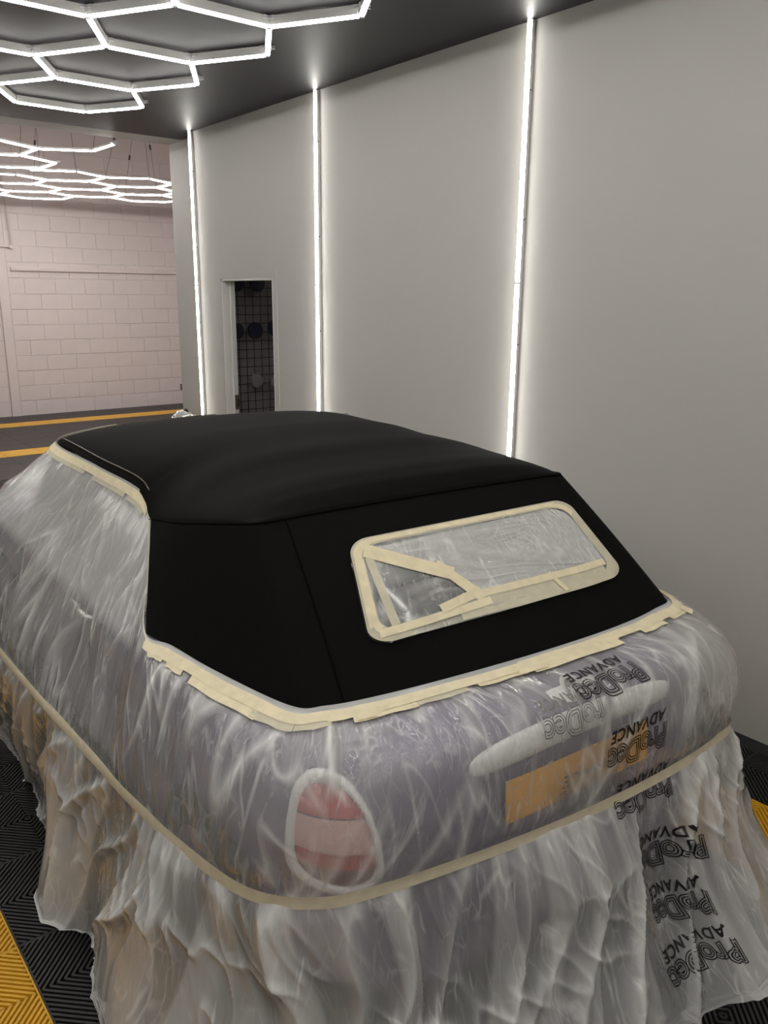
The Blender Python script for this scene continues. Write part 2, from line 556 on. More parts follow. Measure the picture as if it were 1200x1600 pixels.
def to_px(p):
    q = np.array(p, float) - np.array([0, 0, CAM_H])
    dz = q @ fw
    return (600 + CAM_F * (q @ ax_r) / dz, 800 + CAM_F * (q @ ax_d) / dz) if dz > 0.2 else (-9999, -9999)
cand = []
for (y0, dy, stripe) in rows:
    for i in range(-6, 22):
        x0 = 0.01 + 0.4 * i
        xc, yc = x0 + 0.2, y0 + dy / 2
        if y0 < YE and (xc > 3.21): continue
        u, v = to_px((xc, yc, 0))
        shown = -60 < u < 1260 and 560 < v < 1750 and not (yc > YE and u > 320) and not (3.3 < yc < YE and u > 120)
        yel = stripe or (yc < YE and i in (0, 6))
        cand.append((not shown, math.hypot(xc, yc), xc, yc, dy, yel))
cand.sort()
for hid, dist, xc, yc, dy, yel in cand[:300]:
    if hid: break
    o = link('floor_tile', tm[('yellow' if yel else 'black', dist < 9.0)], fl, (xc, yc, 0.0))
    o.scale = (1, dy / 0.4, 1)
n_own = sum(1 for c in cand[:300] if not c[0])
# the tiles outside the picture and under the car: one part
VV, FF, MI = [], [], []
vo = 0
geo_t = {}
for k, me in tm.items():
    co = np.empty(len(me.vertices) * 3, np.float32); me.vertices.foreach_get('co', co)
    geo_t[k] = (co.reshape(-1, 3), [tuple(p.vertices) for p in me.polygons])
for hid, dist, xc, yc, dy, yel in cand[n_own:]:
    V_, F_ = geo_t[('yellow' if yel else 'black', dist < 4.5)]
    VV.append(V_ * np.array([1, dy / 0.4, 1]) + np.array([xc, yc, 0]))
    FF += [tuple(q + vo for q in f) for f in F_]
    MI += [1 if yel else 0] * len(F_)
    vo += len(V_)
if VV:
    me = bpy.data.meshes.new('floor_tile_remainder')
    me.from_pydata(np.concatenate(VV).tolist(), [], FF)
    me.materials.append(MATS['tile_black']); me.materials.append(MATS['tile_yellow'])
    me.polygons.foreach_set('material_index', MI)
    me.update()
    tag(link('floor_tile_remainder', me, fl), kind='stuff')

# ---------------------------------------------------------------- light tubes
def wall_strip(y, label):
    r = empty('wall_light_strip', (D, y, 0))
    tag(r, label, 'light', 'vertical light strips on the pale wall')
    yo = 0.0
    zs = [(0.735, 1.921), (1.927, ZC - 0.002)]
    for z0, z1 in zs:
        h = bevelled(MB().prism([(-0.001, -0.011), (-0.001, 0.011), (-0.024, 0.013), (-0.024, -0.013)], 2, z0, z1).build('housing', 'tube_housing', r), 0.001)
        prof = [(-0.022, -0.0122)] + [(-0.024 - 0.013 * math.sin(a), -0.0125 * math.cos(a)) for a in np.linspace(0, PI, 11)] + [(-0.022, 0.0122)]
        MB().prism(prof, 2, z0 + 0.003, z1 - 0.003).build('diffuser', 'tube_wall', r, False)
        for zc in (z0 + 0.30, z1 - 0.30):
            MB().tube([(-0.014, -0.0115, zc), (-0.014, -0.0155, zc)], 0.004, 8).build('clip_screw', 'screw', r)
    MB().box(-0.036, -0.001, -0.0138, 0.0138, 1.9195, 1.9285).build('joiner', 'tube_housing', r)
    return r
wall_strip(T0, 'vertical light strip nearest the opening, left of the doorway')
wall_strip(T0 - SP, 'vertical light strip on the wall right of the doorway, middle of three')
wall_strip(T0 - 2 * SP, 'vertical light strip nearest the viewer, tallest of three on the wall')

HE = 0.46771
def hex_panel(name, centers, origin, rz, z, m, label, hang=False, group='hexagon light grids'):
    """honeycomb of joined tubes; tubes and joints are its parts"""
    root = empty(name, (origin[0], origin[1], z), rz)
    tag(root, label, 'light', group)
    h = math.sqrt(3) / 2
    nodes, edges = {}, set()
    def nid(p):
        k = (round(p[0] * 4), round(p[1] / h * 4))
        nodes.setdefault(k, (p[0] * HE, p[1] * HE))
        return k
    for c in centers:
        if len(c) == 2:
            ring = [nid((c[0] + math.cos(a * PI / 3), c[1] + math.sin(a * PI / 3))) for a in range(6)]
            for i in range(6):
                edges.add(tuple(sorted((ring[i], ring[(i + 1) % 6]))))
        else:
            edges.add(tuple(sorted((nid(c[:2]), nid(c[2:])))))
    L = HE - 0.030
    hz = (0.012, 0.052) if not hang else (0.008, 0.026)
    if name not in tube_meshes:
        hm = MB().prism([(-0.0125, hz[0]), (0.0125, hz[0]), (0.011, hz[1]), (-0.011, hz[1])], 0, -L / 2, L / 2).mesh('tube', 'tube_housing')
        prof = [(-0.0128, hz[0] + 0.001)] + [(-0.0130 * math.cos(a), hz[0] - 0.011 * math.sin(a)) for a in np.linspace(0, PI, 9)] + [(0.0128, hz[0] + 0.001)]
        dm = MB().prism(prof, 0, -L / 2 + 0.002, L / 2 - 0.002).mesh('diffuser', m)
        J = MB()
        J.tube([(0, 0, hz[0] - 0.010), (0, 0, hz[1])], 0.012, 10)
        for a in range(3):
            ca, sa = math.cos(a * 2 * PI / 3), math.sin(a * 2 * PI / 3)
            for s in (-1, 1):
                p = [(0.008, s * 0.012), (0.036, s * 0.0145)]
                q = [(ca * x - sa * yv, sa * x + ca * yv) for x, yv in p]
                J.tube([(q[0][0], q[0][1], hz[1] - 0.012), (q[1][0], q[1][1], hz[1] - 0.012)], 0.0025, 6)
                J.tube([(q[0][0], q[0][1], hz[1] - 0.001), (q[1][0], q[1][1], hz[1] - 0.001)], 0.0025, 6)
        tube_meshes[name] = (hm, dm, J.mesh('joint', 'clear_joint'))
    hm, dm, jm = tube_meshes[name]
    for a, b_ in sorted(edges):
        p, q = nodes[a], nodes[b_]
        t = link('tube', hm, root, ((p[0] + q[0]) / 2, (p[1] + q[1]) / 2, 0))
        t.rotation_euler = (0, 0, math.atan2(q[1] - p[1], q[0] - p[0]))
        link('diffuser', dm, t)
    for k, p in nodes.items():
        j = link('joint', jm, root, (p[0], p[1], 0))
        # turn the joint so its arms follow the tubes meeting here
        for a, b_ in edges:
            if k in (a, b_):
                q = nodes[b_ if k == a else a]
                j.rotation_euler = (0, 0, math.atan2(q[1] - p[1], q[0] - p[0]))
                break
    return root, nodes
tube_meshes = {}
hq = math.sqrt(3)
near = []
for cx in range(6):            # honeycomb running the length of the bay
    for k in range(-8, 3):
        if cx % 2 and k == 2: continue
        near.append((-1.5 * cx, hq * (k + (0.5 if cx % 2 else 0.0))))
hex_panel('hexagon_light_grid', near, (1.994, 4.057), 0.0, ZC - 0.058, 'tube_hex', 'honeycomb of white light tubes fixed under the dark ceiling')
h2 = hq / 2
A = [(0, 0), (0, 2 * h2), (0, 4 * h2), (-1.5, h2), (-1.5, 3 * h2), (-3, 0), (-3, 2 * h2), (-3, 4 * h2), (1.5, h2), (1.5, 3 * h2), (-4.5, h2), (-4.5, 3 * h2), (3, 2 * h2), (3, 0), (3, 4 * h2), (4.5, h2), (4.5, 3 * h2),
     (-1, -2 * h2, -.5, -h2), (-1, -2 * h2, -2, -2 * h2)]
ra, na = hex_panel('hanging_light_grid', A, (4.024, 9.70), -0.506, 3.085, 'tube_far', 'honeycomb of white light tubes hanging low across the next bay', True, 'hanging light grids')
Bc = [(-1.5, h2), (-1.5, -h2), (-3, 0), (-1, 0, -.5, -h2), (-.5, -h2, .5, -h2), (.5, -h2, 1, -2 * h2), (-1, 0, -.5, h2), (-.5, h2, -1, 2 * h2)]
rb, nb = hex_panel('hanging_light_grid.001', Bc, (2.836, 8.142), -0.498, 3.062, 'tube_far', 'open ended honeycomb light hanging just beyond the opening', True, 'hanging light grids')
def wires(root, pts, top, anchors):
    for (a, bq) in anchors:
        MB().tube([(a[0] * HE, a[1] * HE, 0.02), (bq[0] * HE, bq[1] * HE, top)], 0.0022, 5).build('wire', 'cable', root)
        t = 0.30
        p = [(1 - t) * a[i] * HE + t * bq[i] * HE for i in (0, 1)] + [0.02 + t * (top - 0.02)]
        d = np.array([(bq[0] - a[0]) * HE, (bq[1] - a[1]) * HE, top]); d /= np.linalg.norm(d)
        MB().tube([np.array(p) - d * 0.028, np.array(p) + d * 0.028], 0.012, 8).build('adjuster', 'cable', root)
wires(ra, na, 1.45, [((0.5, -h2), (0.2, 0.6)), ((-0.5, -h2), (0.2, 0.6)), ((0.5, h2), (0.2, 0.6)), ((-1, -2 * h2), (-1.4, -0.5)), ((-2.5, h2), (-2.0, 0.4)), ((-0.5, 3 * h2), (0.1, 2.6)), ((-3.5, -h2), (-3.0, 0.2))])
wires(rb, nb, 1.45, [((-1, 0), (-0.8, 0.5)), ((0.5, -h2), (0.9, -0.2)), ((-1, 2 * h2), (-0.8, 0.5))])

sl = empty('store_fill_light', (4.25, 5.3, 2.56))  # unseen batten added only to brighten the dim storeroom
tag(sl, 'added fill light on the storeroom ceiling, unseen behind the door head', 'light')
MB().box(-0.3, 0.3, -0.03, 0.03, 0.01, 0.038).build('housing', 'tube_housing', sl)
MB().prism([(-0.025, 0.012), (0.025, 0.012), (0.018, -0.015), (-0.018, -0.015)], 0, -0.29, 0.29).build('diffuser', 'store_fill_glow', sl)
# ---------------------------------------------------------------- storeroom: mesh panel with packed pads
gp = empty('mesh_panel', (3.87, 6.745, 0))
tag(gp, 'black wire grid display panel standing in the dark storeroom', 'display panel')
for k in range(13):
    x = -0.47 + k * 0.078
    MB().tube([(x, 0, 0.02), (x, 0, 2.3)], 0.003, 5).build('wire', 'mesh_wire', gp)
for k in range(30):
    z = 0.03 + k * 0.0785
    MB().tube([(-0.48, -0.006, z), (0.48, -0.006, z)], 0.003, 5).build('wire', 'mesh_wire', gp)
def pad(x, z, r, m, label, wd):
    o = empty('polishing_pad', (x, 6.705, z))
    tag(o, label, 'polishing pad', 'packed pads on the storeroom grid')
    vs = [[(rad * math.cos(a), yv, rad * math.sin(a)) for a in np.linspace(0, 2 * PI, 24, endpoint=False)] for rad, yv in ((r * 0.05, -0.02), (r * 0.9, -0.02), (r, -0.012), (r, 0.012), (r * 0.9, 0.02), (r * 0.05, 0.02))]
    MB().grid(vs, True).build('disc', m, o, True)
    P = []
    nx = np.linspace(-1, 1, 9)
    for zz in np.linspace(-1, 1, 11):
        P.append([(q * r * 1.25, -0.034 - 0.006 * math.sin(5 * q + 7 * zz), zz * r * 1.5 + 0.02) for q in nx])
    bag = MB().grid(P).build('bag', 'film_bag', o, True)
    MB().tube([(0, 0.035, r * 1.45), (0, -0.05, r * 1.5)], 0.003, 6).build('hook', 'chrome', o)
    return o
film_mat('film_bag', 0.03, 0.0, patch=0.05, rough=0.08)
pad(3.690, 1.955, 0.075, 'pad_blue', 'dark blue disc pad on the storeroom grid, top row left', 0)
pad(3.898, 1.955, 0.075, 'pad_blue', 'dark blue disc pad on the storeroom grid, top row right', 0)
pad(3.672, 1.535, 0.070, 'pad_blue', 'dark blue disc pad on the storeroom grid, half hidden by the door jamb', 0)
pad(3.863, 1.537, 0.075, 'pad_blue', 'dark blue disc pad on the storeroom grid, centre of middle row', 0)
pad(4.075, 1.555, 0.075, 'pad_blue', 'dark blue disc pad on the storeroom grid, right end of middle row', 0)
pad(3.862, 1.080, 0.062, 'pad_white', 'pale disc pad in clear bag low on the storeroom grid', 0)
pad(4.075, 1.060, 0.060, 'pad_white', 'pale packed pad low on the storeroom grid at its right', 0)

# ---------------------------------------------------------------- car
CO, CA = (1.546, 1.031, 0.0), math.radians(-3.7)
car = empty('convertible_car', CO, CA)
tag(car, 'small purple grey convertible with black fabric roof, masked in plastic sheet', 'car')

def catmull(P, closed, samples):
    """P (n,k) control points, samples = list of float params"""
    P = np.asarray(P, float)
    n = len(P)
    u = np.asarray(samples, float)
    i = np.floor(u).astype(int)
    f = (u - i)[:, None]
    if closed:
        g = lambda k: P[(i + k) % n]
    else:
        i = np.clip(i, 0, n - 2); f = (u - i)[:, None]
        E_ = np.vstack([2 * P[0] - P[1], P, 2 * P[-1] - P[-2]])
        g = lambda k: E_[np.clip(i + k + 1, 0, n + 1)]
    p0, p1, p2, p3 = g(-1), g(0), g(1), g(2)
    return 0.5 * (2 * p1 + (p2 - p0) * f + (2 * p0 - 5 * p1 + 4 * p2 - p3) * f ** 2 + (3 * p1 - p0 - 3 * p2 + p3) * f ** 3)

# -- body shell from stacked plan outlines
def outline(hw, v0, v1, rr_, n=22):
    pts = []
    for (cx, cy, a0) in ((-hw + rr_, v0 + rr_, PI), (hw - rr_, v0 + rr_, 1.5 * PI), (hw - rr_, v1 - rr_, 0), (-hw + rr_, v1 - rr_, 0.5 * PI)):
        for k in range(n):
            a = a0 + k / (n - 1) * PI / 2
            pts.append((cx + rr_ * math.cos(a), cy + rr_ * math.sin(a)))
    # a little crown on the rear face so it is not flat
    return [(x, yv + (0.035 * (x / hw) ** 2 if yv < 1 else 0)) for x, yv in pts]
levels = [(.17, .70, .26, 3.45, .30), (.21, .775, .13, 3.56, .38), (.29, .80, .075, 3.66, .45)]
upper = [(.29, .80, .075, 3.66, .45), (.36, .808, .065, 3.67, .46), (.46, .81, .07, 3.68, .47), (.50, .80, .085, 3.66, .47), (.56, .795, .090, 3.62, .47), (.66, .81, .090, 3.58, .47), (.75, .81, .095, 3.52, .46), (.83, .795, .108, 3.42, .44), (.88, .775, .135, 3.34, .42), (.912, .74, .20, 3.25, .38), (.925, .69, .26, 3.1, .34)]
def shell(lv):
    return [[(x, yv, w) for x, yv in outline(hw, a, c, r_)] for w, hw, a, c, r_ in lv]
B = MB(); sh = shell(upper); B.grid(sh, True); B.add(sh[-1], [tuple(range(len(sh[-1])))]); B.build('body', 'paint_purple', car, True)
B = MB(); sh = shell(levels); B.grid(sh, True); B.add(sh[0], [tuple(range(len(sh[0])))]); B.build('lower_bumper', 'bumper_dark', car, True)

# -- wheels
for sx, vv in ((-1, 0.63), (1, 0.63), (-1, 3.08), (1, 3.08)):
    wx = sx * 0.725
    prof = [(0.20, -0.085), (0.27, -0.095), (0.300, -0.085), (0.306, -0.05), (0.306, 0.05), (0.300, 0.085), (0.27, 0.095), (0.20, 0.085)]
    ring = [[(wx + q, vv + r_ * math.cos(a), 0.306 + r_ * math.sin(a)) for r_, q in prof] for a in np.linspace(0, 2 * PI, 33)]
    ty = MB().grid(ring).build('tyre', 'rubber', car, True)
    rp = [(0.205, 0.07 * sx), (0.195, 0.085 * sx), (0.06, 0.065 * sx), (0.005, 0.07 * sx)]
    ring = [[(wx + q, vv + r_ * math.cos(a), 0.306 + r_ * math.sin(a)) for r_, q in rp] for a in np.linspace(0, 2 * PI, 33)]
    MB().grid(ring).build('rim', 'rim', ty, True)

# -- windscreen and side glass
gl = [[(-.50, 2.70, .93), (0, 2.74, .93), (.50, 2.70, .93)], [(-.58, 2.23, 1.26), (0, 2.24, 1.31), (.58, 2.23, 1.26)]]
MB().grid(gl).build('windscreen', 'glass_dark', car, True)
for s in (-1, 1):
    g = [[(s * .745, 1.02, .925), (s * .755, 1.5, .925), (s * .75, 2.1, .925), (s * .70, 2.62, .925)],
         [(s * .655, 1.18, 1.16), (s * .62, 1.5, 1.225), (s * .645, 1.83, 1.245), (s * .66, 2.2, 1.27)]]
    MB().grid(g).build('door_glass', 'glass_dark', car, True)
    MB().tube([(s * .70, 2.66, .92), (s * .69, 2.45, 1.10), (s * .665, 2.24, 1.275)], 0.028, 10).build('windscreen_pillar', 'bumper_dark', car, True)
    # door mirror: rounded housing on a short stalk
    mr = []
    for k in range(13):
        ph = -PI / 2 + PI * k / 12
        mr.append([(s * (0.915 + 0.085 * math.cos(ph) * math.cos(a)), 2.28 + 0.06 * math.sin(ph), 0.985 + 0.062 * math.cos(ph) * math.sin(a)) for a in np.linspace(0, 2 * PI, 18, endpoint=False)])
    mo = MB().grid(mr, True).build('door_mirror', 'paint_purple', car, True)
    MB().tube([(s * .76, 2.30, .93), (s * .85, 2.29, .965)], 0.022, 10).build('mirror_stalk', 'bumper_dark', mo, True)
    MB().tube([(s * .815, 1.42, .835), (s * .845, 1.44, .84), (s * .845, 1.62, .84), (s * .815, 1.64, .835)], 0.013, 10).build('door_handle', 'chrome', car, True)

for s, u0 in ((-1, -0.42), (1, 0.10)):
    wp = MB().tube([(u0, 2.71, .945), (u0 + 0.12, 2.62, 1.12), (u0 + 0.30, 2.44, 1.335)] if s < 0 else [(u0, 2.73, .95), (u0 + 0.25, 2.70, .975), (u0 + 0.48, 2.66, 1.00)], 0.008, 8).build('wiper_arm', 'bumper_dark', car, True)
    MB().tube([(u0 + 0.14, 2.60, 1.15), (u0 + 0.34, 2.42, 1.345)] if s < 0 else [(u0 + 0.05, 2.725, .97), (u0 + 0.5, 2.655, 1.01)], 0.011, 8).build('wiper_blade', 'rubber', wp, True)
# -- fabric roof
EDGE_L = [(-.570, .745, 1.280), (-.625, .90, 1.252), (-.655, 1.10, 1.212), (-.655, 1.31, 1.175), (-.640, 1.40, 1.208), (-.643, 1.50, 1.240), (-.675, 1.804, 1.260), (-.697, 2.241, 1.285)]
def crown(v):
    return float(np.interp(v, [.745, .80, .88, 1.0, 1.15, 1.3, 1.5, 1.8, 2.05, 2.15, 2.241], [.012, .058, .078, .094, .110, .121, .126, .112, .088, .072, .05]))
def edge_smooth(v):          # roof edge without the dip at the window corner
    return float(np.interp(v, [.745, .90, 1.10, 1.31, 1.5, 1.804, 2.241], [1.280, 1.260, 1.250, 1.248, 1.250, 1.260, 1.285]))
nr, ncs = 130, 81
ed = catmull(EDGE_L, False, np.linspace(0, len(EDGE_L) - 1.0001, nr))
ROOF = np.zeros((nr, ncs, 3))
cs = np.array([crown(e[1]) for e in ed])
for _ in range(6):
    cs[1:-1] = (cs[:-2] + 2 * cs[1:-1] + cs[2:]) / 4
for i in range(nr):
    ul, v0, w0 = ed[i]
    ur = min(-ul, 0.655) if v0 > 1.0 else -ul
    for j in range(ncs):
        x = -1 + 2 * j / (ncs - 1)
        x = math.copysign(1 - (1 - abs(x)) ** 1.5, x)
        u = (ul + ur) / 2 + x * (ur - ul) / 2
        prof = max(0.0, 1 - abs(x) ** 2.8) ** 0.62
        vc = v0 + (0.035 if v0 > 2.0 else 0.0) * (1 - x * x) * max(0, (v0 - 2.0) / 0.24)
        # edges that dip along the seam flow back into the roof skin
        bow = sum(a_ * math.exp(-((v0 - c_) / s_) ** 2) for c_, a_, s_ in ((0.90, 0.005, 0.055), (1.20, 0.006, 0.085), (1.62, 0.004, 0.10)))
        wr = edge_smooth(v0)
        wb = wr + (w0 - wr) * max(0.0, -x) ** 5
        ROOF[i, j] = (u, vc, wb + cs[i] * prof + bow * (1 - x ** 4))
lip = ROOF[0].copy(); lip[:, 1] -= 0.008; lip[:, 2] = 1.275
MB().grid(np.concatenate([lip[None], ROOF])).build('roof_fabric', 'canvas', car, True)
# drip moulding along the left and right roof edge
for s, jj in ((-1, 4), (1, ncs - 5)):
    pts = [tuple(ROOF[i, jj] + np.array([s * 0.004, 0, 0.002])) for i in range(74, nr - 1, 3)]
    MB().tube(pts, 0.0028, 6).build('roof_piping', 'piping', car, True)

TOPS = [(-.655, 1.31, 1.175), (-.655, 1.10, 1.212), (-.625, .90, 1.252), (-.570, .745, 1.280), (-.487, .735, 1.283), (-.25, .735, 1.286), (0, .735, 1.287), (.25, .735, 1.286), (.487, .735, 1.283), (.570, .745, 1.280), (.625, .90, 1.260), (.655, 1.10, 1.250), (.655, 1.31, 1.248)]
BOTS = [(-.799, .991, .935), (-.770, .86, .932), (-.735, .66, .93), (-.667, .395, .93), (-.556, .330, .93), (-.275, .294, .93), (.03, .276, .93), (.33, .277, .93), (.54, .302, .93), (.672, .355, .93), (.745, .62, .93), (.785, .83, .932), (.80, .991, .935)]
ss = np.linspace(0, 11.9999, 241)
tp, bt = catmull(TOPS, False, ss), catmull(BOTS, False, ss)
HOOD = np.zeros((26, 241, 3))
for i, t in enumerate(np.linspace(0, 1, 26)):
    HOOD[i] = tp * (1 - t) + bt * t
    bul = 0.012 * math.sin(PI * t)
    HOOD[i, :, 2] += bul * 0.5
    HOOD[i, :, 1] -= bul * 0.3 * (ss > 3) * (ss < 9)
HOOD = np.concatenate([(tp + np.array([0, 0.035, -0.010]))[None], HOOD])
ia, ib = 80, 182            # seam columns
MB().grid(HOOD[:, :ia + 1]).build('quarter_fabric', 'canvas', car, True)
MB().grid(HOOD[:, ib:]).build('quarter_fabric', 'canvas', car, True)
MB().grid(HOOD[:, ia:ib + 1]).build('rear_fabric', 'canvas', car, True)
for jj in (ia, ib):
    MB().tube([tuple(HOOD[i, jj] + np.array([0, -0.002, 0.002])) for i in range(1, 27)], 0.0018, 6).build('seam', 'canvas_seam', car, True)
sm = [tuple(HOOD[1, j] + np.array([0, -0.003, 0.000])) for j in range(0, 241, 3)]
MB().tube(sm, 0.0032, 8).build('roof_seam', 'canvas_seam', car, True)

# rear window on the fabric
def hood_pt(u, tau, lift):
    """point of the rear fabric at lateral u, tau 0 bottom .. 1 top"""
    vb = np.interp(u, [-.556, -.275, .03, .33, .54], [.330, .294, .276, .277, .302])
    p = np.array([u, vb, .93]) * (1 - tau) + np.array([u, .735, 1.285]) * tau
    p[2] += 0.006 * math.sin(PI * (1 - tau)) ; p[1] -= 0.0036 * math.sin(PI * (1 - tau))
    return p + np.array([0, -0.62, 0.785]) * lift
WQ = [(-.432, .235), (.512, .255), (.482, .795), (-.352, .785)]    # bottom-left, bottom-right, top-right, top-left in (u, tau)
def wmap(a, c):
    """a across 0..1, c up 0..1 -> (u,tau)"""
    p = [np.array(q) for q in WQ]
    lo, hi = p[0] * (1 - a) + p[1] * a, p[3] * (1 - a) + p[2] * a
    return lo * (1 - c) + hi * c
def round_rect(inset=0.0, rx=0.075, ry=0.15, n=9):
    pts = []
    for cx, cy, a0 in ((1 - inset - rx, 1 - inset * 1.9 - ry, 0), (inset + rx, 1 - inset * 1.9 - ry, PI / 2), (inset + rx, inset * 1.9 + ry, PI), (1 - inset - rx, inset * 1.9 + ry, 1.5 * PI)):
        for k in range(n):
            a = a0 + PI / 2 * k / (n - 1)
            pts.append((cx + rx * math.cos(a), cy + ry * math.sin(a)))
    return pts
def win_fill(pts, lift):
    c = np.mean(np.array(pts), axis=0)
    vs, fs = [], []
    n = len(pts)
    for f_ in (0.0, 0.25, 0.5, 0.75, 1.0):
        for p in pts:
            q = c + (np.array(p) - c) * f_
            vs.append(hood_pt(*wmap(*q), lift))
    for i in range(4):
        for k in range(n):
            fs.append((i * n + k, i * n + (k + 1) % n, (i + 1) * n + (k + 1) % n, (i + 1) * n + k))
    return MB().add(vs, fs)
win_fill(round_rect(-0.004), 0.004).build('rear_window', 'glass_dark', car, True)

# -- tail lights, boot handle, plate, badge
def body_rear(u, w):
    hw = np.interp(w, [a[0] for a in upper], [a[1] for a in upper])
    v0 = np.interp(w, [a[0] for a in upper], [a[2] for a in upper])
    r_ = np.interp(w, [a[0] for a in upper], [a[4] for a in upper])
    x = min(abs(u), hw - 1e-4)
    if x < hw - r_:
        v = v0
    else:
        dx = x - (hw - r_)
        v = v0 + r_ - math.sqrt(max(0, r_ * r_ - dx * dx))
    return v + 0.035 * (u / hw) ** 2
def on_rear(u, w, lift):
    e = 0.004
    p = np.array([u, body_rear(u, w), w])
    tu = np.array([e, body_rear(u + e, w) - body_rear(u, w), 0])
    tw = np.array([0, body_rear(u, w + e) - body_rear(u, w), e])
    n = np.cross(tu, tw); n /= np.linalg.norm(n)
    if n[1] > 0: n = -n
    return p + n * lift
def lamp_outline(k, f_=1.0, s=-1):
    a = 2 * PI * k
    x, yv = math.cos(a), math.sin(a)
    e = 2.6
    r_ = (abs(x) ** e + abs(yv) ** e) ** (-1 / e)
    px, py = x * r_ * f_, yv * r_ * f_
    wid = 0.096 * (1 - 0.42 * (py * 0.5 + 0.5)) 
    return (s * (0.645 + 0.014 * py) + px * wid, 0.685 + py * 0.155)
def lamp(s):
    NK = 48
    rings = []
    for f_, lf in ((1.0, 0.000), (1.0, 0.018), (0.96, 0.024), (0.86, 0.022), (0.84, 0.012)):
        rings.append([on_rear(*lamp_outline(k / NK, f_, s), lf) for k in range(NK)])
    tl = MB().grid(rings, True).build('tail_lamp', 'silver_bar', car, True)
    def lens(name, y0, y1, m, lf):
        P = []
        for t in np.linspace(y0, y1, 10):
            row = []
            half = max(0.02, (1 - abs(t) ** 2.6) ** (1 / 2.6))
            for q in np.linspace(-1, 1, 14):
                wid = 0.096 * 0.85 * (1 - 0.42 * (t * 0.425 + 0.5))
                u = s * (0.645 + 0.014 * t) + q * half * wid
                row.append(on_rear(u, 0.685 + t * 0.155 * 0.85, lf * (1 - 0.5 * q * q)))
            P.append(row)
        MB().grid(P).build(name, m, tl, True)
    lens('stop_lens', 0.42, 0.985, 'lens_red', 0.020)
    lens('indicator_lens', -0.25, 0.41, 'lens_clear', 0.024)
    lens('fog_lens', -0.62, -0.26, 'lens_red', 0.018)
    lens('reverse_lens', -0.985, -0.63, 'lens_dark', 0.018)
for s in (-1, 1): lamp(s)
P = []
for q in np.linspace(0, 2 * PI, 21)[:-1]:
    row = []
    for u in np.linspace(-0.365, 0.365, 45):
        e = max(0.0, 1 - (abs(u) / 0.366) ** 6) ** 0.5
        cx = 0.832 - 0.02 * (u / .365) ** 2
        row.append((u, body_rear(u, 0.83) - 0.012 - 0.020 * e * math.cos(q), cx + 0.038 * (0.25 + 0.75 * e) * math.sin(q)))
    P.append(row)
P.append(P[0])
MB().grid(P).build('boot_handle', 'silver_bar', car, True)
pl = []
for w in np.linspace(0.640, 0.752, 4):
    pl.append([(u, body_rear(u, w) - 0.010, w) for u in np.linspace(-.262, .262, 16)])
pm = MB().grid(pl).build('number_plate', 'plate_yellow', car)
so = pm.modifiers.new('solid', 'SOLIDIFY'); so.thickness = 0.004
# winged badge on the deck edge above the handle
def badge_pt(x, yv, lift=0.0):
    w = 0.880 + yv * 0.8
    return on_rear(x + 0.010, min(w, 0.911), 0.014 + lift)
P = []
for k in range(25):
    x = -0.085 + 0.17 * k / 24
    hgt = 0.030 - 0.016 * abs(x) / 0.085
    top = 0.016 if abs(x) > 0.026 else 0.016 + 0.014 * math.sqrt(max(0, 1 - (x / 0.026) ** 2))
    lo = -0.016 + 0.018 * max(0, (abs(x) - 0.02) / 0.065)
    P.append([badge_pt(x, lo), badge_pt(x, top)])
bd = MB().grid(P).build('badge', 'silver_bar', car)
P = [badge_pt(0.021 * math.cos(a), 0.002 + 0.021 * math.sin(a), 0.002) for a in np.linspace(0, 2 * PI, 24, endpoint=False)]
MB().add(P, [tuple(range(24))]).build('badge_disc', 'badge_black', bd)

# ---------------------------------------------------------------- text helper
def text_mesh(body, size, outline=0.0, shear=0.0, bold=0.0, spacing=1.0, xs=1.0):
    cu = bpy.data.curves.new('t', 'FONT')
    cu.body = body; cu.size = size; cu.align_x = 'CENTER'; cu.align_y = 'CENTER'
    cu.shear = shear; cu.space_character = spacing
    cu.resolution_u = 6
    if outline:
        cu.fill_mode = 'NONE'; cu.bevel_depth = outline; cu.bevel_resolution = 0
        cu.offset = bold
    else:
        cu.offset = bold
    ob = bpy.data.objects.new('t', cu)
    COL.objects.link(ob)
    dg = bpy.context.evaluated_depsgraph_get()
    me = bpy.data.meshes.new_from_object(ob.evaluated_get(dg))
    bpy.data.objects.remove(ob); bpy.data.curves.remove(cu)
    bm = bmesh.new(); bm.from_mesh(me); bpy.data.meshes.remove(me)
    bmesh.ops.triangulate(bm, faces=bm.faces)
    for _ in range(3):
        lg = [e for e in bm.edges if e.calc_length() > 0.007]
        if lg:
            bmesh.ops.subdivide_edges(bm, edges=lg, cuts=1)
            bmesh.ops.triangulate(bm, faces=bm.faces)
    bm.verts.index_update()
    V = np.array([v.co[:] for v in bm.verts]); F = [tuple(v.index for v in f.verts) for f in bm.faces]
    bm.free()
    V[:, 0] *= xs
    return V, F
V, F = text_mesh('MINI', 0.018, bold=0.0006)
MB().add([badge_pt(p[0], p[1] + 0.002, 0.0035) for p in V], F).build('badge_lettering', 'silver_bar', bd)

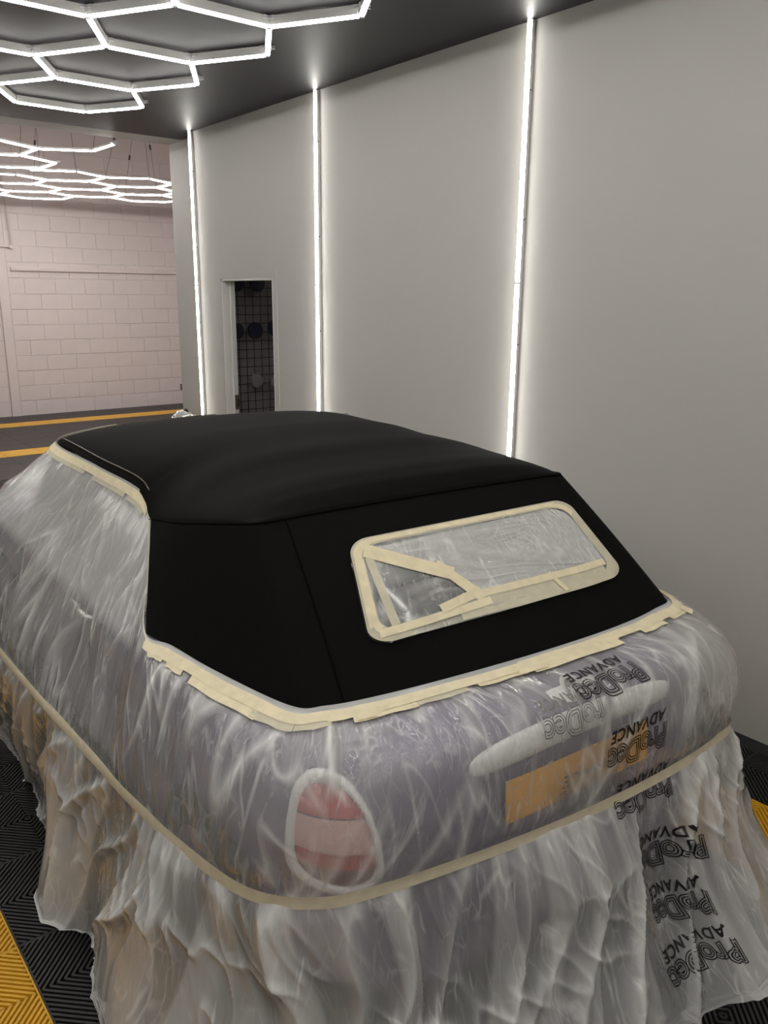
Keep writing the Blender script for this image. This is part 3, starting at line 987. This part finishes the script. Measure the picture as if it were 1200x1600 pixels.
# ---------------------------------------------------------------- masking film
def gnoise(x, y, seed):
    rs = np.random.RandomState(seed)
    perm = rs.permutation(512)
    ang = rs.rand(512) * 2 * PI
    xi, yi = np.floor(x).astype(int), np.floor(y).astype(int)
    xf, yf = x - xi, y - yi
    def g(ix, iy, dx, dy):
        h = perm[(perm[ix % 512] + iy) % 512]
        return np.cos(ang[h]) * dx + np.sin(ang[h]) * dy
    s = lambda t: t * t * t * (t * (t * 6 - 15) + 10)
    u, v = s(xf), s(yf)
    a = g(xi, yi, xf, yf) * (1 - u) + g(xi + 1, yi, xf - 1, yf) * u
    b_ = g(xi, yi + 1, xf, yf - 1) * (1 - u) + g(xi + 1, yi + 1, xf - 1, yf - 1) * u
    return (a * (1 - v) + b_ * v) * 1.5
def ridge(n, k=2.0):
    return np.clip(1 - np.abs(n) * k, 0, 1) ** 2

ST = [  # T taped edge, S shoulder, M mid, B tape line, K skirt, F hem  (lateral, forward, up)
    [(0, 2.275, 1.335), (0, 2.76, 1.00), (0, 3.42, .97), (0, 3.80, .55), (0, 3.85, .28), (0, 3.92, 0)],
    [(-.45, 2.262, 1.325), (-.52, 2.72, 1.00), (-.62, 3.32, .95), (-.66, 3.70, .55), (-.68, 3.76, .28), (-.75, 3.85, 0)],
    [(-0.697, 2.241, 1.285), (-0.93, 2.33, 1.075), (-1.03, 2.5, 0.86), (-1.06, 2.65, 0.61), (-1.06, 2.75, 0.28), (-1.07, 2.9, 0)],
    [(-0.675, 1.804, 1.26), (-0.87, 1.92, 0.95), (-0.975, 2.0, 0.77), (-1.05, 2.0, 0.6), (-1.04, 2.08, 0.28), (-1.03, 2.25, 0)],
    [(-0.64, 1.499, 1.24), (-0.83, 1.52, 0.93), (-0.93, 1.52, 0.75), (-1.015, 1.46, 0.6), (-0.99, 1.58, 0.28), (-0.98, 1.78, 0)],
    [(-0.628, 1.398, 1.205), (-0.825, 1.36, 0.92), (-0.915, 1.34, 0.74), (-1.0, 1.31, 0.6), (-1.0, 1.36, 0.28), (-1.03, 1.48, 0)],
    [(-0.663, 1.289, 1.14), (-0.82, 1.21, 0.91), (-0.905, 1.18, 0.74), (-0.982, 1.12, 0.6), (-1.0, 1.16, 0.28), (-1.05, 1.26, 0)],
    [(-0.723, 1.148, 1.045), (-0.82, 1.08, 0.9), (-0.895, 1.03, 0.74), (-0.966, 0.95, 0.6), (-0.97, 1.0, 0.28), (-0.99, 1.06, 0)],
    [(-0.799, 0.991, 0.935), (-0.838, 0.93, 0.9), (-0.915, 0.86, 0.76), (-0.953, 0.8, 0.6), (-0.95, 0.84, 0.28), (-0.95, 0.91, 0)],
    [(-0.77, 0.86, 0.932), (-0.832, 0.8, 0.89), (-0.9, 0.73, 0.76), (-0.935, 0.665, 0.6), (-0.955, 0.7, 0.28), (-0.99, 0.76, 0)],
    [(-0.735, 0.66, 0.93), (-0.815, 0.6, 0.885), (-0.88, 0.54, 0.76), (-0.912, 0.51, 0.6), (-0.94, 0.5, 0.28), (-1.0, 0.52, 0)],
    [(-0.667, 0.395, 0.93), (-0.768, 0.325, 0.875), (-0.835, 0.265, 0.76), (-0.848, 0.27, 0.6), (-0.86, 0.24, 0.28), (-0.92, 0.2, 0)],
    [(-0.6, 0.345, 0.93), (-0.685, 0.215, 0.88), (-0.735, 0.15, 0.76), (-0.735, 0.155, 0.6), (-0.73, 0.11, 0.28), (-0.78, 0.0, 0)],
    [(-0.48, 0.317, 0.93), (-0.53, 0.145, 0.89), (-0.57, 0.095, 0.76), (-0.59, 0.112, 0.6), (-0.56, 0.05, 0.28), (-0.6, -0.09, 0)],
    [(-0.275, 0.294, 0.93), (-0.28, 0.097, 0.9), (-0.29, 0.058, 0.76), (-0.3, 0.07, 0.6), (-0.3, 0.01, 0.28), (-0.3, -0.15, 0)],
    [(0.03, 0.276, 0.93), (0.02, 0.07700000000000001, 0.9), (0.01, 0.043, 0.76), (0, 0.045, 0.6), (0.02, -0.01, 0.28), (0.05, -0.18, 0)],
    [(0.33, 0.277, 0.93), (0.34, 0.08199999999999999, 0.895), (0.34, 0.048, 0.76), (0.32, 0.045, 0.6), (0.36, -0.03, 0.28), (0.42, -0.2, 0)],
    [(0.54, 0.302, 0.93), (0.57, 0.135, 0.885), (0.6, 0.075, 0.76), (0.56, 0.07, 0.6), (0.59, 0.0, 0.28), (0.65, -0.13, 0)],
    [(0.672, 0.355, 0.93), (0.75, 0.225, 0.87), (0.775, 0.15, 0.75), (0.715, 0.125, 0.6), (0.77, 0.10, 0.3), (0.83, 0.04, 0)],
    [(0.745, 0.62, 0.93), (0.825, 0.5, 0.88), (0.885, 0.43, 0.76), (0.87, 0.4, 0.6), (0.885, 0.40, 0.28), (0.92, 0.40, 0)],
]
for k in (9, 8, 7, 6, 5, 4, 3, 2, 1):
    ST.append([(-p[0], p[1], p[2]) for p in ST[k]])
ST[24][0], ST[23][0], ST[22][0] = (.650, 1.36, 1.247), (.690, 1.24, 1.15), (.735, 1.13, 1.06)
ST[25][0] = (.645, 1.50, 1.25)
ST = np.array(ST)
NS = len(ST)
chord = np.linalg.norm(np.roll(ST[:, 2], -1, 0) - ST[:, 2], axis=1)
sig = []
for i in range(NS):
    fine = 2 <= i <= 18
    n = max(4, int(chord[i] / (0.0050 if fine else 0.03)))
    sig += list(i + np.arange(n) / n)
sig = np.array(sig)
NC = len(sig)
CP = [catmull(ST[:, k], True, sig) for k in range(6)]       # six curves, each (NC,3)
arc = np.concatenate([[0], np.cumsum(np.linalg.norm(np.diff(CP[2], axis=0), axis=1))])

def rows_between(ctrl, n):
    """ctrl: list of (NC,3) curves, evenly sampled Catmull-Rom down the sheet"""
    m = len(ctrl)
    ext = [2 * ctrl[0] - ctrl[1]] + ctrl + [2 * ctrl[-1] - ctrl[-2]]
    out = []
    for t in np.linspace(0, m - 1 - 1e-6, n):
        i = int(t); f = t - i
        p0, p1, p2, p3 = ext[i], ext[i + 1], ext[i + 2], ext[i + 3]
        out.append(0.5 * (2 * p1 + (p2 - p0) * f + (2 * p0 - 5 * p1 + 4 * p2 - p3) * f ** 2 + (3 * p1 - p0 - 3 * p2 + p3) * f ** 3))
    return np.array(out)
def normals(G):
    du = np.roll(G, -1, 1) - np.roll(G, 1, 1)
    dv = np.gradient(G, axis=0)
    n = np.cross(du, dv)
    n /= np.linalg.norm(n, axis=2, keepdims=True) + 1e-9
    c = G - np.array([0, 1.8, 0.3])
    flip = np.sign((n * c).sum(2, keepdims=True)); flip[flip == 0] = 1
    return n * flip
NU, NK_ = 120, 110
UP = rows_between(CP[:4], NU)
LO = rows_between(CP[3:6], NK_)
Aarc = np.broadcast_to(arc, (NU, NC))
sgU = np.broadcast_to(sig, (NU, NC))
dU = np.concatenate([np.zeros((1, NC)), np.cumsum(np.linalg.norm(np.diff(UP, axis=0), axis=2), axis=0)])
tU = np.linspace(0, 1, NU)[:, None] * np.ones((1, NC))
side = np.clip((9.5 - np.abs(sgU - 0)) / 3.0, 0, 1)           # 1 along the left flank, 0 round the back
LEN = dU[-1][None, :]
env = np.clip((dU - 0.070) / 0.05, 0, 1) * np.clip((LEN - dU - 0.020) / 0.05, 0, 1)
wx = 0.35 * gnoise(Aarc * 2.1, dU * 3.0, 1)
c1 = gnoise((Aarc + wx * 0.25) * 7.0 + dU * 2.4, dU * 1.5, 2)
c2 = gnoise((Aarc + wx * 0.2) * 15.0 - dU * 6.0, dU * 2.8, 3)
c3 = gnoise(Aarc * 34.0 + dU * 9, dU * 9.0 + 3 * wx, 4)
lowf = gnoise(Aarc * 2.6, dU * 2.4, 5)
r1, r2 = ridge(c1, 3.0), ridge(c2, 3.0)
amp = 0.6 + 0.9 * side
m1 = np.clip(0.35 + 1.6 * gnoise(Aarc * 4, dU * 3, 51), 0, 1)
m2 = np.clip(0.3 + 1.6 * gnoise(Aarc * 6, dU * 4, 52), 0, 1)
dispU = env * amp * (0.0070 * r1 * m1 + 0.0036 * r2 * m2 + 0.0004 * c3 + 0.008 * (lowf + 0.3))
gather = np.exp(-((LEN - dU) / 0.10) ** 2) * np.clip((LEN - dU - 0.02) / 0.03, 0, 1)
g1 = gnoise(Aarc * 19, dU * 1.2, 6)
dispU += gather * 0.006 * np.abs(g1) * 2
j_t = int(np.argmin(np.abs(sig - 12.12)))
tuck = np.exp(-((Aarc - arc[j_t] - 0.02 * (dU - 0.1)) / 0.013) ** 2) * np.clip((dU - 0.05) / 0.02, 0, 1) * np.clip((0.25 - dU) / 0.06, 0, 1)   # gathered pleat above the lamp
dispU += 0.014 * tuck
tent = np.exp(-((sgU - 0.21) / 0.16) ** 2) * np.exp(-((dU - 0.16) / 0.10) ** 2)      # a raised wiper lifts the film
dispU += 0.115 * tent
foldU = np.clip(0.8 * r1 * m1 + 0.7 * r2 ** 2 * m2 + 0.3 * gather * np.abs(g1) + 0.35 * np.clip(lowf, 0, 1), 0, 1)
# the film over the side glass lies on a second layer
wl = np.clip((7.6 - sgU) / 0.5, 0, 1) * np.clip((sgU - 1.8) / 0.4, 0, 1) * np.clip((0.40 - tU) / 0.06, 0, 1)
foldU = np.clip(foldU * (1 - 0.5 * wl) + 0.55 * wl, 0, 1.2)
foldU = np.clip(foldU + 0.8 * tuck, 0, 1.2)
UPD = UP + normals(UP) * dispU[:, :, None]

AL = np.broadcast_to(arc, (NK_, NC))
sgL = np.broadcast_to(sig, (NK_, NC))
dL = np.concatenate([np.zeros((1, NC)), np.cumsum(np.linalg.norm(np.diff(LO, axis=0), axis=2), axis=0)])
tL = np.linspace(0, 1, NK_)[:, None] * np.ones((1, NC))
envL = np.clip(tL / 0.30, 0, 1) ** 0.8
wl2 = 0.5 * gnoise(AL * 1.7, dL * 2.0, 11)
p1 = gnoise(AL * 2.7 + wl2 * 0.9, dL * 0.8, 12)
p2 = gnoise(AL * 5.5 + wl2 * 1.6 + dL * 1.6, dL * 0.9, 13)
p3 = gnoise(AL * 20 + wl2 * 2 - dL * 3, dL * 2.6, 14)
p4 = gnoise(AL * 11 - dL * 5, dL * 5, 15)
q1, q2, q3, q4 = ridge(p1, 2.2), ridge(p2, 3.0), ridge(p3, 2.6), ridge(p4, 3.2)
L0 = np.clip((dL - 0.020) / 0.03, 0, 1)
gat = np.exp(-(dL / 0.16) ** 2) * L0
mk = np.clip(0.4 + 1.6 * gnoise(AL * 3.1, dL * 3.3, 16), 0, 1)
dispL = envL * (0.010 * np.clip((gnoise(AL * 7.0 + wl2 * 1.2 + dL * 0.5, dL * 0.6, 17) - 0.08) * 14, 0, 1) + 0.075 * (p1 + 0.20) + 0.026 * q2 + 0.010 * q4 * mk + 0.0025 * q3 * mk) + gat * 0.008 * q3 + gat * 0.006 * q2
pz = gnoise(AL * 7.0 + wl2 * 1.2 + dL * 0.5, dL * 0.6, 17)
band = np.clip((pz - 0.08) * 14, 0, 1) * np.clip((0.55 - pz) * 6, 0, 1)
foldL = np.clip(0.38 * band + 0.20 * q1 + 0.50 * q2 ** 1.5 + 0.5 * q4 ** 2 * mk + 0.35 * q3 * gat + 0.3 * np.clip(p1 * 2, 0, 1), 0, 1.1)
LOD = LO + normals(LO) * dispL[:, :, None]
# the hem: uneven, partly lifted off the floor, spread out on it elsewhere
lift = np.clip(0.05 + 0.22 * gnoise(arc * 1.6, arc * 0 + 0.5, 21) + 0.02 * gnoise(arc * 4, arc * 0 + 2.5, 22), 0.004, 0.16)
lift *= np.clip((15.5 - sig) / 2, 0, 1)
LOD[:, :, 2] += lift[None, :] * tL ** 2
nrm_out = normals(LO)[-1].copy(); nrm_out[:, 2] = 0
nrm_out /= np.linalg.norm(nrm_out, axis=1, keepdims=True) + 1e-9
spread_w = 0.010 + 0.23 * np.clip(1 - np.abs(sig - 17.3) / 1.6, 0, 1)
flange = []
NFL = 14
for k in range(1, NFL):
    t = k / (NFL - 1)
    p = LOD[-1] + nrm_out * (spread_w * t * (0.75 + 0.5 * gnoise(arc * 6, arc * 0 + 9.5, 23)))[:, None]
    p[:, 2] = LOD[-1][:, 2] * (1 - t * 0.6) + 0.014 * (1 + gnoise(arc * 18, arc * 0 + t * 5, 24)) * (1 - 0.5 * t)
    flange.append(p)
LOD = np.concatenate([LOD, np.array(flange)])
foldL = np.concatenate([foldL, np.repeat(np.clip(foldL[-1:] + 0.15, 0, 1), NFL - 1, 0)])
dL2 = np.concatenate([np.zeros((1, NC)), np.cumsum(np.linalg.norm(np.diff(LOD, axis=0), axis=2), axis=0)])
LOD[:, :, 2] = np.maximum(LOD[:, :, 2], 0.021)

def sheet(name, G, fold, m, parent, A_, D_):
    r, c = G.shape[:2]
    me = bpy.data.meshes.new(name)
    idx = np.arange(r * c).reshape(r, c)
    a = idx[:-1, :]; b_ = np.roll(idx, -1, 1)[:-1, :]; c2_ = np.roll(idx, -1, 1)[1:, :]; d_ = idx[1:, :]
    quads = np.stack([a, b_, c2_, d_], -1).reshape(-1, 4)
    me.vertices.add(r * c)
    me.vertices.foreach_set('co', G.reshape(-1).astype(np.float32))
    me.loops.add(len(quads) * 4)
    me.loops.foreach_set('vertex_index', quads.reshape(-1).astype(np.int32))
    me.polygons.add(len(quads))
    me.polygons.foreach_set('loop_start', (np.arange(len(quads)) * 4).astype(np.int32))
    me.polygons.foreach_set('use_smooth', np.ones(len(quads), bool))
    me.update(calc_edges=True)
    at = me.attributes.new('fold', 'FLOAT', 'POINT')
    at.data.foreach_set('value', fold.reshape(-1).astype(np.float32))
    uvl = me.uv_layers.new(name='UVMap')
    UVs = np.stack([A_, D_], -1).reshape(-1, 2)
    uvl.data.foreach_set('uv', UVs[quads.reshape(-1)].reshape(-1).astype(np.float32))
    me.materials.append(MATS[m])
    me.validate()
    return link(name, me, parent)
film = empty('plastic_sheet', CO, CA)
tag(film, 'crumpled clear plastic masking sheet draped over the car down to the floor', 'plastic sheet')
fu = sheet('upper_film', UPD, foldU, 'film', film, Aarc, dU)
flo = sheet('skirt_film', LOD, foldL, 'film_skirt', film, np.broadcast_to(arc, LOD.shape[:2]), dL2 + 0.7)

# whole film as one field for things that lie on it
FG = np.concatenate([UPD, LOD[1:]])
FD = np.concatenate([np.zeros((1, NC)), np.cumsum(np.linalg.norm(np.diff(np.concatenate([UP, LOD[1:]]), axis=0), axis=2), axis=0)])
DB = FD[NU - 1]                # distance of the tape line below the taped edge
def film_at(jf, d):
    jf = jf % NC
    j0 = int(jf) % NC; j1 = (j0 + 1) % NC; f = jf - int(jf)
    q = [np.array([np.interp(d, FD[:, j], FG[:, j, k]) for k in range(3)]) for j in (j0, j1)]
    return q[0] * (1 - f) + q[1] * f
def film_n(jf, d):
    a = film_at(jf + 2, d) - film_at(jf - 2, d)
    b_ = film_at(jf, d + 0.012) - film_at(jf, d - 0.012)
    n = np.cross(a, b_); n /= np.linalg.norm(n) + 1e-9
    c = film_at(jf, d) - np.array([0, 1.8, 0.3])
    return n if n @ c > 0 else -n
def jcol(s):
    return float(np.interp(s, sig, np.arange(NC)))
BG = np.concatenate([UP, LO[1:]])
BN = normals(BG)
BD = np.concatenate([np.zeros((1, NC)), np.cumsum(np.linalg.norm(np.diff(BG, axis=0), axis=2), axis=0)])
def base_at(jf, d, arr):
    jf = jf % NC
    j0 = int(jf) % NC; j1 = (j0 + 1) % NC; f = jf - int(jf)
    q = [np.array([np.interp(d, BD[:, j], arr[:, j, k]) for k in range(3)]) for j in (j0, j1)]
    return q[0] * (1 - f) + q[1] * f
def ribbon(name, m, parent, s0, s1, d0, d1, lift_, rel=None, wob=0.0, nw=4, step=3, seed=0):
    """strip on the film from station s0 to s1 between sheet distances d0..d1 (rel: from that distance per column)"""
    j0, j1 = jcol(s0), jcol(s1)
    n = max(3, int((j1 - j0) / step))
    P = []
    for t in np.linspace(0, 1, n):
        jf = j0 + (j1 - j0) * t
        base = 0.0 if rel is None else float(np.interp(jf, np.arange(NC), rel))
        wv = wob * math.sin(t * 9 + seed) if wob else 0.0
        row = []
        for k in range(nw):
            d = base + d0 + (d1 - d0) * k / (nw - 1) + wv
            dd = max(d, 0.0)
            p = base_at(jf, dd, BG) + base_at(jf, dd, BN) * lift_
            if d < 0:
                p[2] += -d * 0.8; p[1] += -d * 0.3
            row.append(p)
        P.append(row)
    return MB().grid(P).build(name, m, parent, True)

# -- masking tape round the foot of the fabric roof and up the window edge
tp_ = empty('roof_edge_tape', CO, CA)
tag(tp_, 'overlapping cream masking tape strips edging the black fabric roof', 'masking tape')
rs = random.Random(11)
ribbon('film_strip', 'film_edge', tp_, 1.0, 27.0, -0.006, 0.020, 0.0045, nw=3)
s = 8.2
while s < 19.6:
    ln = rs.uniform(0.9, 1.7)
    ribbon('tape_strip', 'tape', tp_, s - 0.12, min(s + ln, 20), 0.010 + rs.uniform(-0.003, 0.003), 0.047 + rs.uniform(-0.003, 0.005), 0.0065 + rs.uniform(0, 0.0012), wob=0.0012, seed=s)
    s += ln
s = 8.35
while s < 19.0:
    ln = rs.uniform(0.35, 1.1)
    ribbon('tape_strip', rs.choice(['tape', 'tape_thin']), tp_, s, s + ln, 0.040 + rs.uniform(-0.006, 0.003), 0.064 + rs.uniform(-0.004, 0.007), 0.0058, wob=0.002, seed=s * 3)
    s += ln * rs.uniform(0.9, 1.5)
for s0, s1 in ((1.95, 3.1), (3.0, 4.2), (4.1, 5.2), (5.1, 6.6), (6.5, 8.15)):
    ribbon('tape_strip', 'tape' if s0 < 5 else 'tape_thin', tp_, s0, s1, 0.004, 0.034 if s0 < 5 else 0.018, 0.0055, step=4)
for s0, s1 in ((2.1, 2.9), (3.1, 3.9), (4.0, 5.0)):
    ribbon('tape_strip', 'tape_thin', tp_, s0, s1, 0.030, 0.050, 0.0045, step=4)
for s0, s1 in ((0.0, 1.1), (1.0, 2.05)):
    ribbon('tape_strip', 'tape', tp_, s0, s1, 0.0, 0.035, 0.006, step=1)
for s0, d1 in ((12.6, 0.066), (14.6, 0.066), (17.6, 0.078), (18.2, 0.066)):
    ribbon('tape_tab', 'tape', tp_, s0, s0 + 0.30, 0.035, d1, 0.0085, step=2)
# -- long tape line round the flanks
bt_ = empty('body_tape_line', CO, CA)
tag(bt_, 'long cream tape band holding the sheet around the car flanks', 'masking tape')
ribbon('tape_strip', 'tape_body', bt_, 1.5, 13.0, -0.016, 0.016, 0.005, rel=DB, step=3)
ribbon('tape_strip', 'tape_body', bt_, 12.8, 20.5, -0.016, 0.016, 0.0055, rel=DB, step=3)

# -- rear window masking: film, doubled film and tape
wm = empty('window_masking', CO, CA)
tag(wm, 'clear film taped over the rear window with cream tape border', 'masking film')
def win_sheet(name, poly, lift_, m, seed, amp_):
    """poly in (a,c); film with wrinkles fanning from the right"""
    n = 120
    g = np.linspace(0, 1, n)
    AA, CC = np.meshgrid(g, g)
    poly = np.array(poly)
    c = poly.mean(0)
    # map the unit square onto the polygon: rings from the centre
    kk = len(poly)
    R_, TT = 60, 240
    P = np.zeros((R_, TT, 3)); fold = np.zeros((R_, TT)); U1 = np.zeros((R_, TT)); U2 = np.zeros((R_, TT))
    per = np.linspace(0, kk, TT, endpoint=False)
    i0 = np.floor(per).astype(int); f_ = (per - i0)[:, None]
    bd_ = poly[i0 % kk] * (1 - f_) + poly[(i0 + 1) % kk] * f_
    for r in range(R_):
        t = r / (R_ - 1)
        q = c + (bd_ - c) * (0.002 + 0.998 * t)
        ang = np.arctan2((q[:, 1] - 0.15) * 0.5, 1.02 - q[:, 0])
        rad = np.hypot((q[:, 1] - 0.15) * 0.5, 1.02 - q[:, 0])
        w1 = ridge(gnoise(ang * 11 + 0.6 * gnoise(q[:, 0] * 4, q[:, 1] * 3, seed + 2), rad * 2.2, seed), 2.2)
        w2 = gnoise(q[:, 0] * 22, q[:, 1] * 9, seed + 1)
        e = np.clip((1 - t) / 0.12, 0, 1)
        h = e * amp_ * (0.004 * w1 + 0.0012 * w2)
        for k in range(TT):
            P[r, k] = hood_pt(*wmap(*q[k]), lift_ + h[k])
        fold[r] = np.clip(0.7 * w1 + 0.1, 0, 1)
        U1[r], U2[r] = q[:, 0] * 0.9, q[:, 1] * 0.35
    return sheet(name, P, fold, m, wm, U1, U2)
win_sheet('film', round_rect(0.004), 0.009, 'film_window', 31, 1.0)
win_sheet('doubled_film', [(0.10, 0.90), (0.22, 0.72), (0.36, 0.42), (0.38, 0.24), (0.70, 0.22), (0.97, 0.20), (0.985, 0.55), (0.955, 0.86), (0.90, 0.94), (0.50, 0.93)], 0.0065, 'film_window_double', 41, 0.5)
def wtape(m, a, c_, wdt, lift_, n=14, w2=None):
    """tape from (a) to (c_) in window coordinates, width in metres-ish"""
    a, c_ = np.array(a, float), np.array(c_, float)
    sc_ = np.array([0.9, 0.30])
    d = (c_ - a) * sc_; d /= np.linalg.norm(d)
    nn = np.array([-d[1], d[0]]) / sc_
    P = []
    for t in np.linspace(0, 1, n):
        p = a + (c_ - a) * t
        wv = wdt if w2 is None else wdt * (1 - t) + w2 * t
        P.append([hood_pt(*wmap(*(p + nn * wv * k)), lift_) for k in (-0.5, -0.17, 0.17, 0.5)])
    return MB().grid(P).build('tape_strip', m, wm, True)
def wring(m, i0, i1, k0, k1, lift_):
    o_, i_ = round_rect(i0), round_rect(i1)
    n = len(o_)
    ks = [k % n for k in range(k0, k1 + 1)]
    P = [[hood_pt(*wmap(*(np.array(o_[k]) * (1 - t) + np.array(i_[k]) * t)), lift_) for t in (0, 0.5, 1)] for k in ks]
    # densify long spans
    Q = []
    for a_, b_ in zip(P[:-1], P[1:]):
        for t in np.linspace(0, 1, 7)[:-1]:
            Q.append([np.array(x) * (1 - t) + np.array(yv) * t for x, yv in zip(a_, b_)])
    Q.append(P[-1])
    return MB().grid(Q).build('tape_strip', m, wm, True)
wring('tape_thin', -0.004, 0.038, 0, 36, 0.0125)
wring('tape', 0.004, 0.030, 7, 19, 0.0135)
wring('tape', 0.012, 0.036, 0, 8, 0.0132)
wring('tape', 0.014, 0.034, 17, 21, 0.0138)
wtape('tape', (0.03, 0.075), (0.42, 0.13), 0.022, 0.0145)
wtape('tape_thin', (0.30, 0.10), (0.93, 0.075), 0.050, 0.0125)
wtape('tape', (0.33, 0.22), (0.95, 0.185), 0.022, 0.0140)
wtape('tape', (0.045, 0.88), (0.335, 0.46), 0.042, 0.0142)
wtape('tape', (0.285, 0.60), (0.40, 0.16), 0.030, 0.0150, w2=0.036)
wtape('tape', (0.24, 0.16), (0.40, 0.24), 0.026, 0.0155)
wtape('tape', (0.685, 0.24), (0.715, 0.02), 0.016, 0.0150)
wtape('tape_thin', (0.055, 0.80), (0.085, 0.12), 0.026, 0.0138)

# -- maker's print on the film
FAINT = 'print_black'
V1, F1 = text_mesh('ADVANCE', 0.046, bold=0.0012, shear=0.15, spacing=1.15, xs=0.92)
V2, F2 = text_mesh('ProDec', 0.090, outline=0.0016, bold=0.0036, spacing=0.97, xs=0.88)
V3, F3 = text_mesh('ProDec', 0.090, bold=-0.0022, spacing=0.97, xs=0.88)
def col_scale(jf, d):
    a = film_at(jf + 3, d) - film_at(jf - 3, d)
    return 6.0 / (np.linalg.norm(a) + 1e-9)
def print_at(s, d, lift_, rot, size=1.0, cut=None, name='print'):
    jc = jcol(s)
    k = col_scale(jc, d)
    B_ = MB()
    ca, sa = math.cos(rot), math.sin(rot)
    for V_, F_, oy in ((V1, F1, -0.046), (V2, F2, 0.014), (V3, F3, 0.014)):
        pts = []
        for x, yv, _ in V_:
            x, yv = x * size, (yv + oy) * size
            X, Y = ca * x - sa * yv, sa * x + ca * yv
            # upside down on the sheet: text runs to the left, its top points down the sheet
            jf, dd = jc - X * k, d + Y
            pts.append(film_at(jf, dd) + film_n(jc, d) * lift_)
        B_.add(pts, F_)
    return B_.build(name, 'print_black', film)
for s_, d_, ro_ in ((15.24, 0.170, 0.06), (15.45, 0.365, 0.04), (15.62, 0.530, 0.04), (15.80, 0.735, 0.0), (15.80, 0.895, -0.03), (15.74, 1.045, 0.0), (15.68, 1.19, 0.05)):
    print_at(s_, d_, 0.004, ro_)
for s_, d_, ro_ in ((14.80, 0.230, 0.04), (15.02, 0.44, 0.06), (15.38, 0.72, 0.0), (15.42, 0.92, 0.05)):
    print_at(s_, d_, -0.007, ro_, name='print_under_layer')
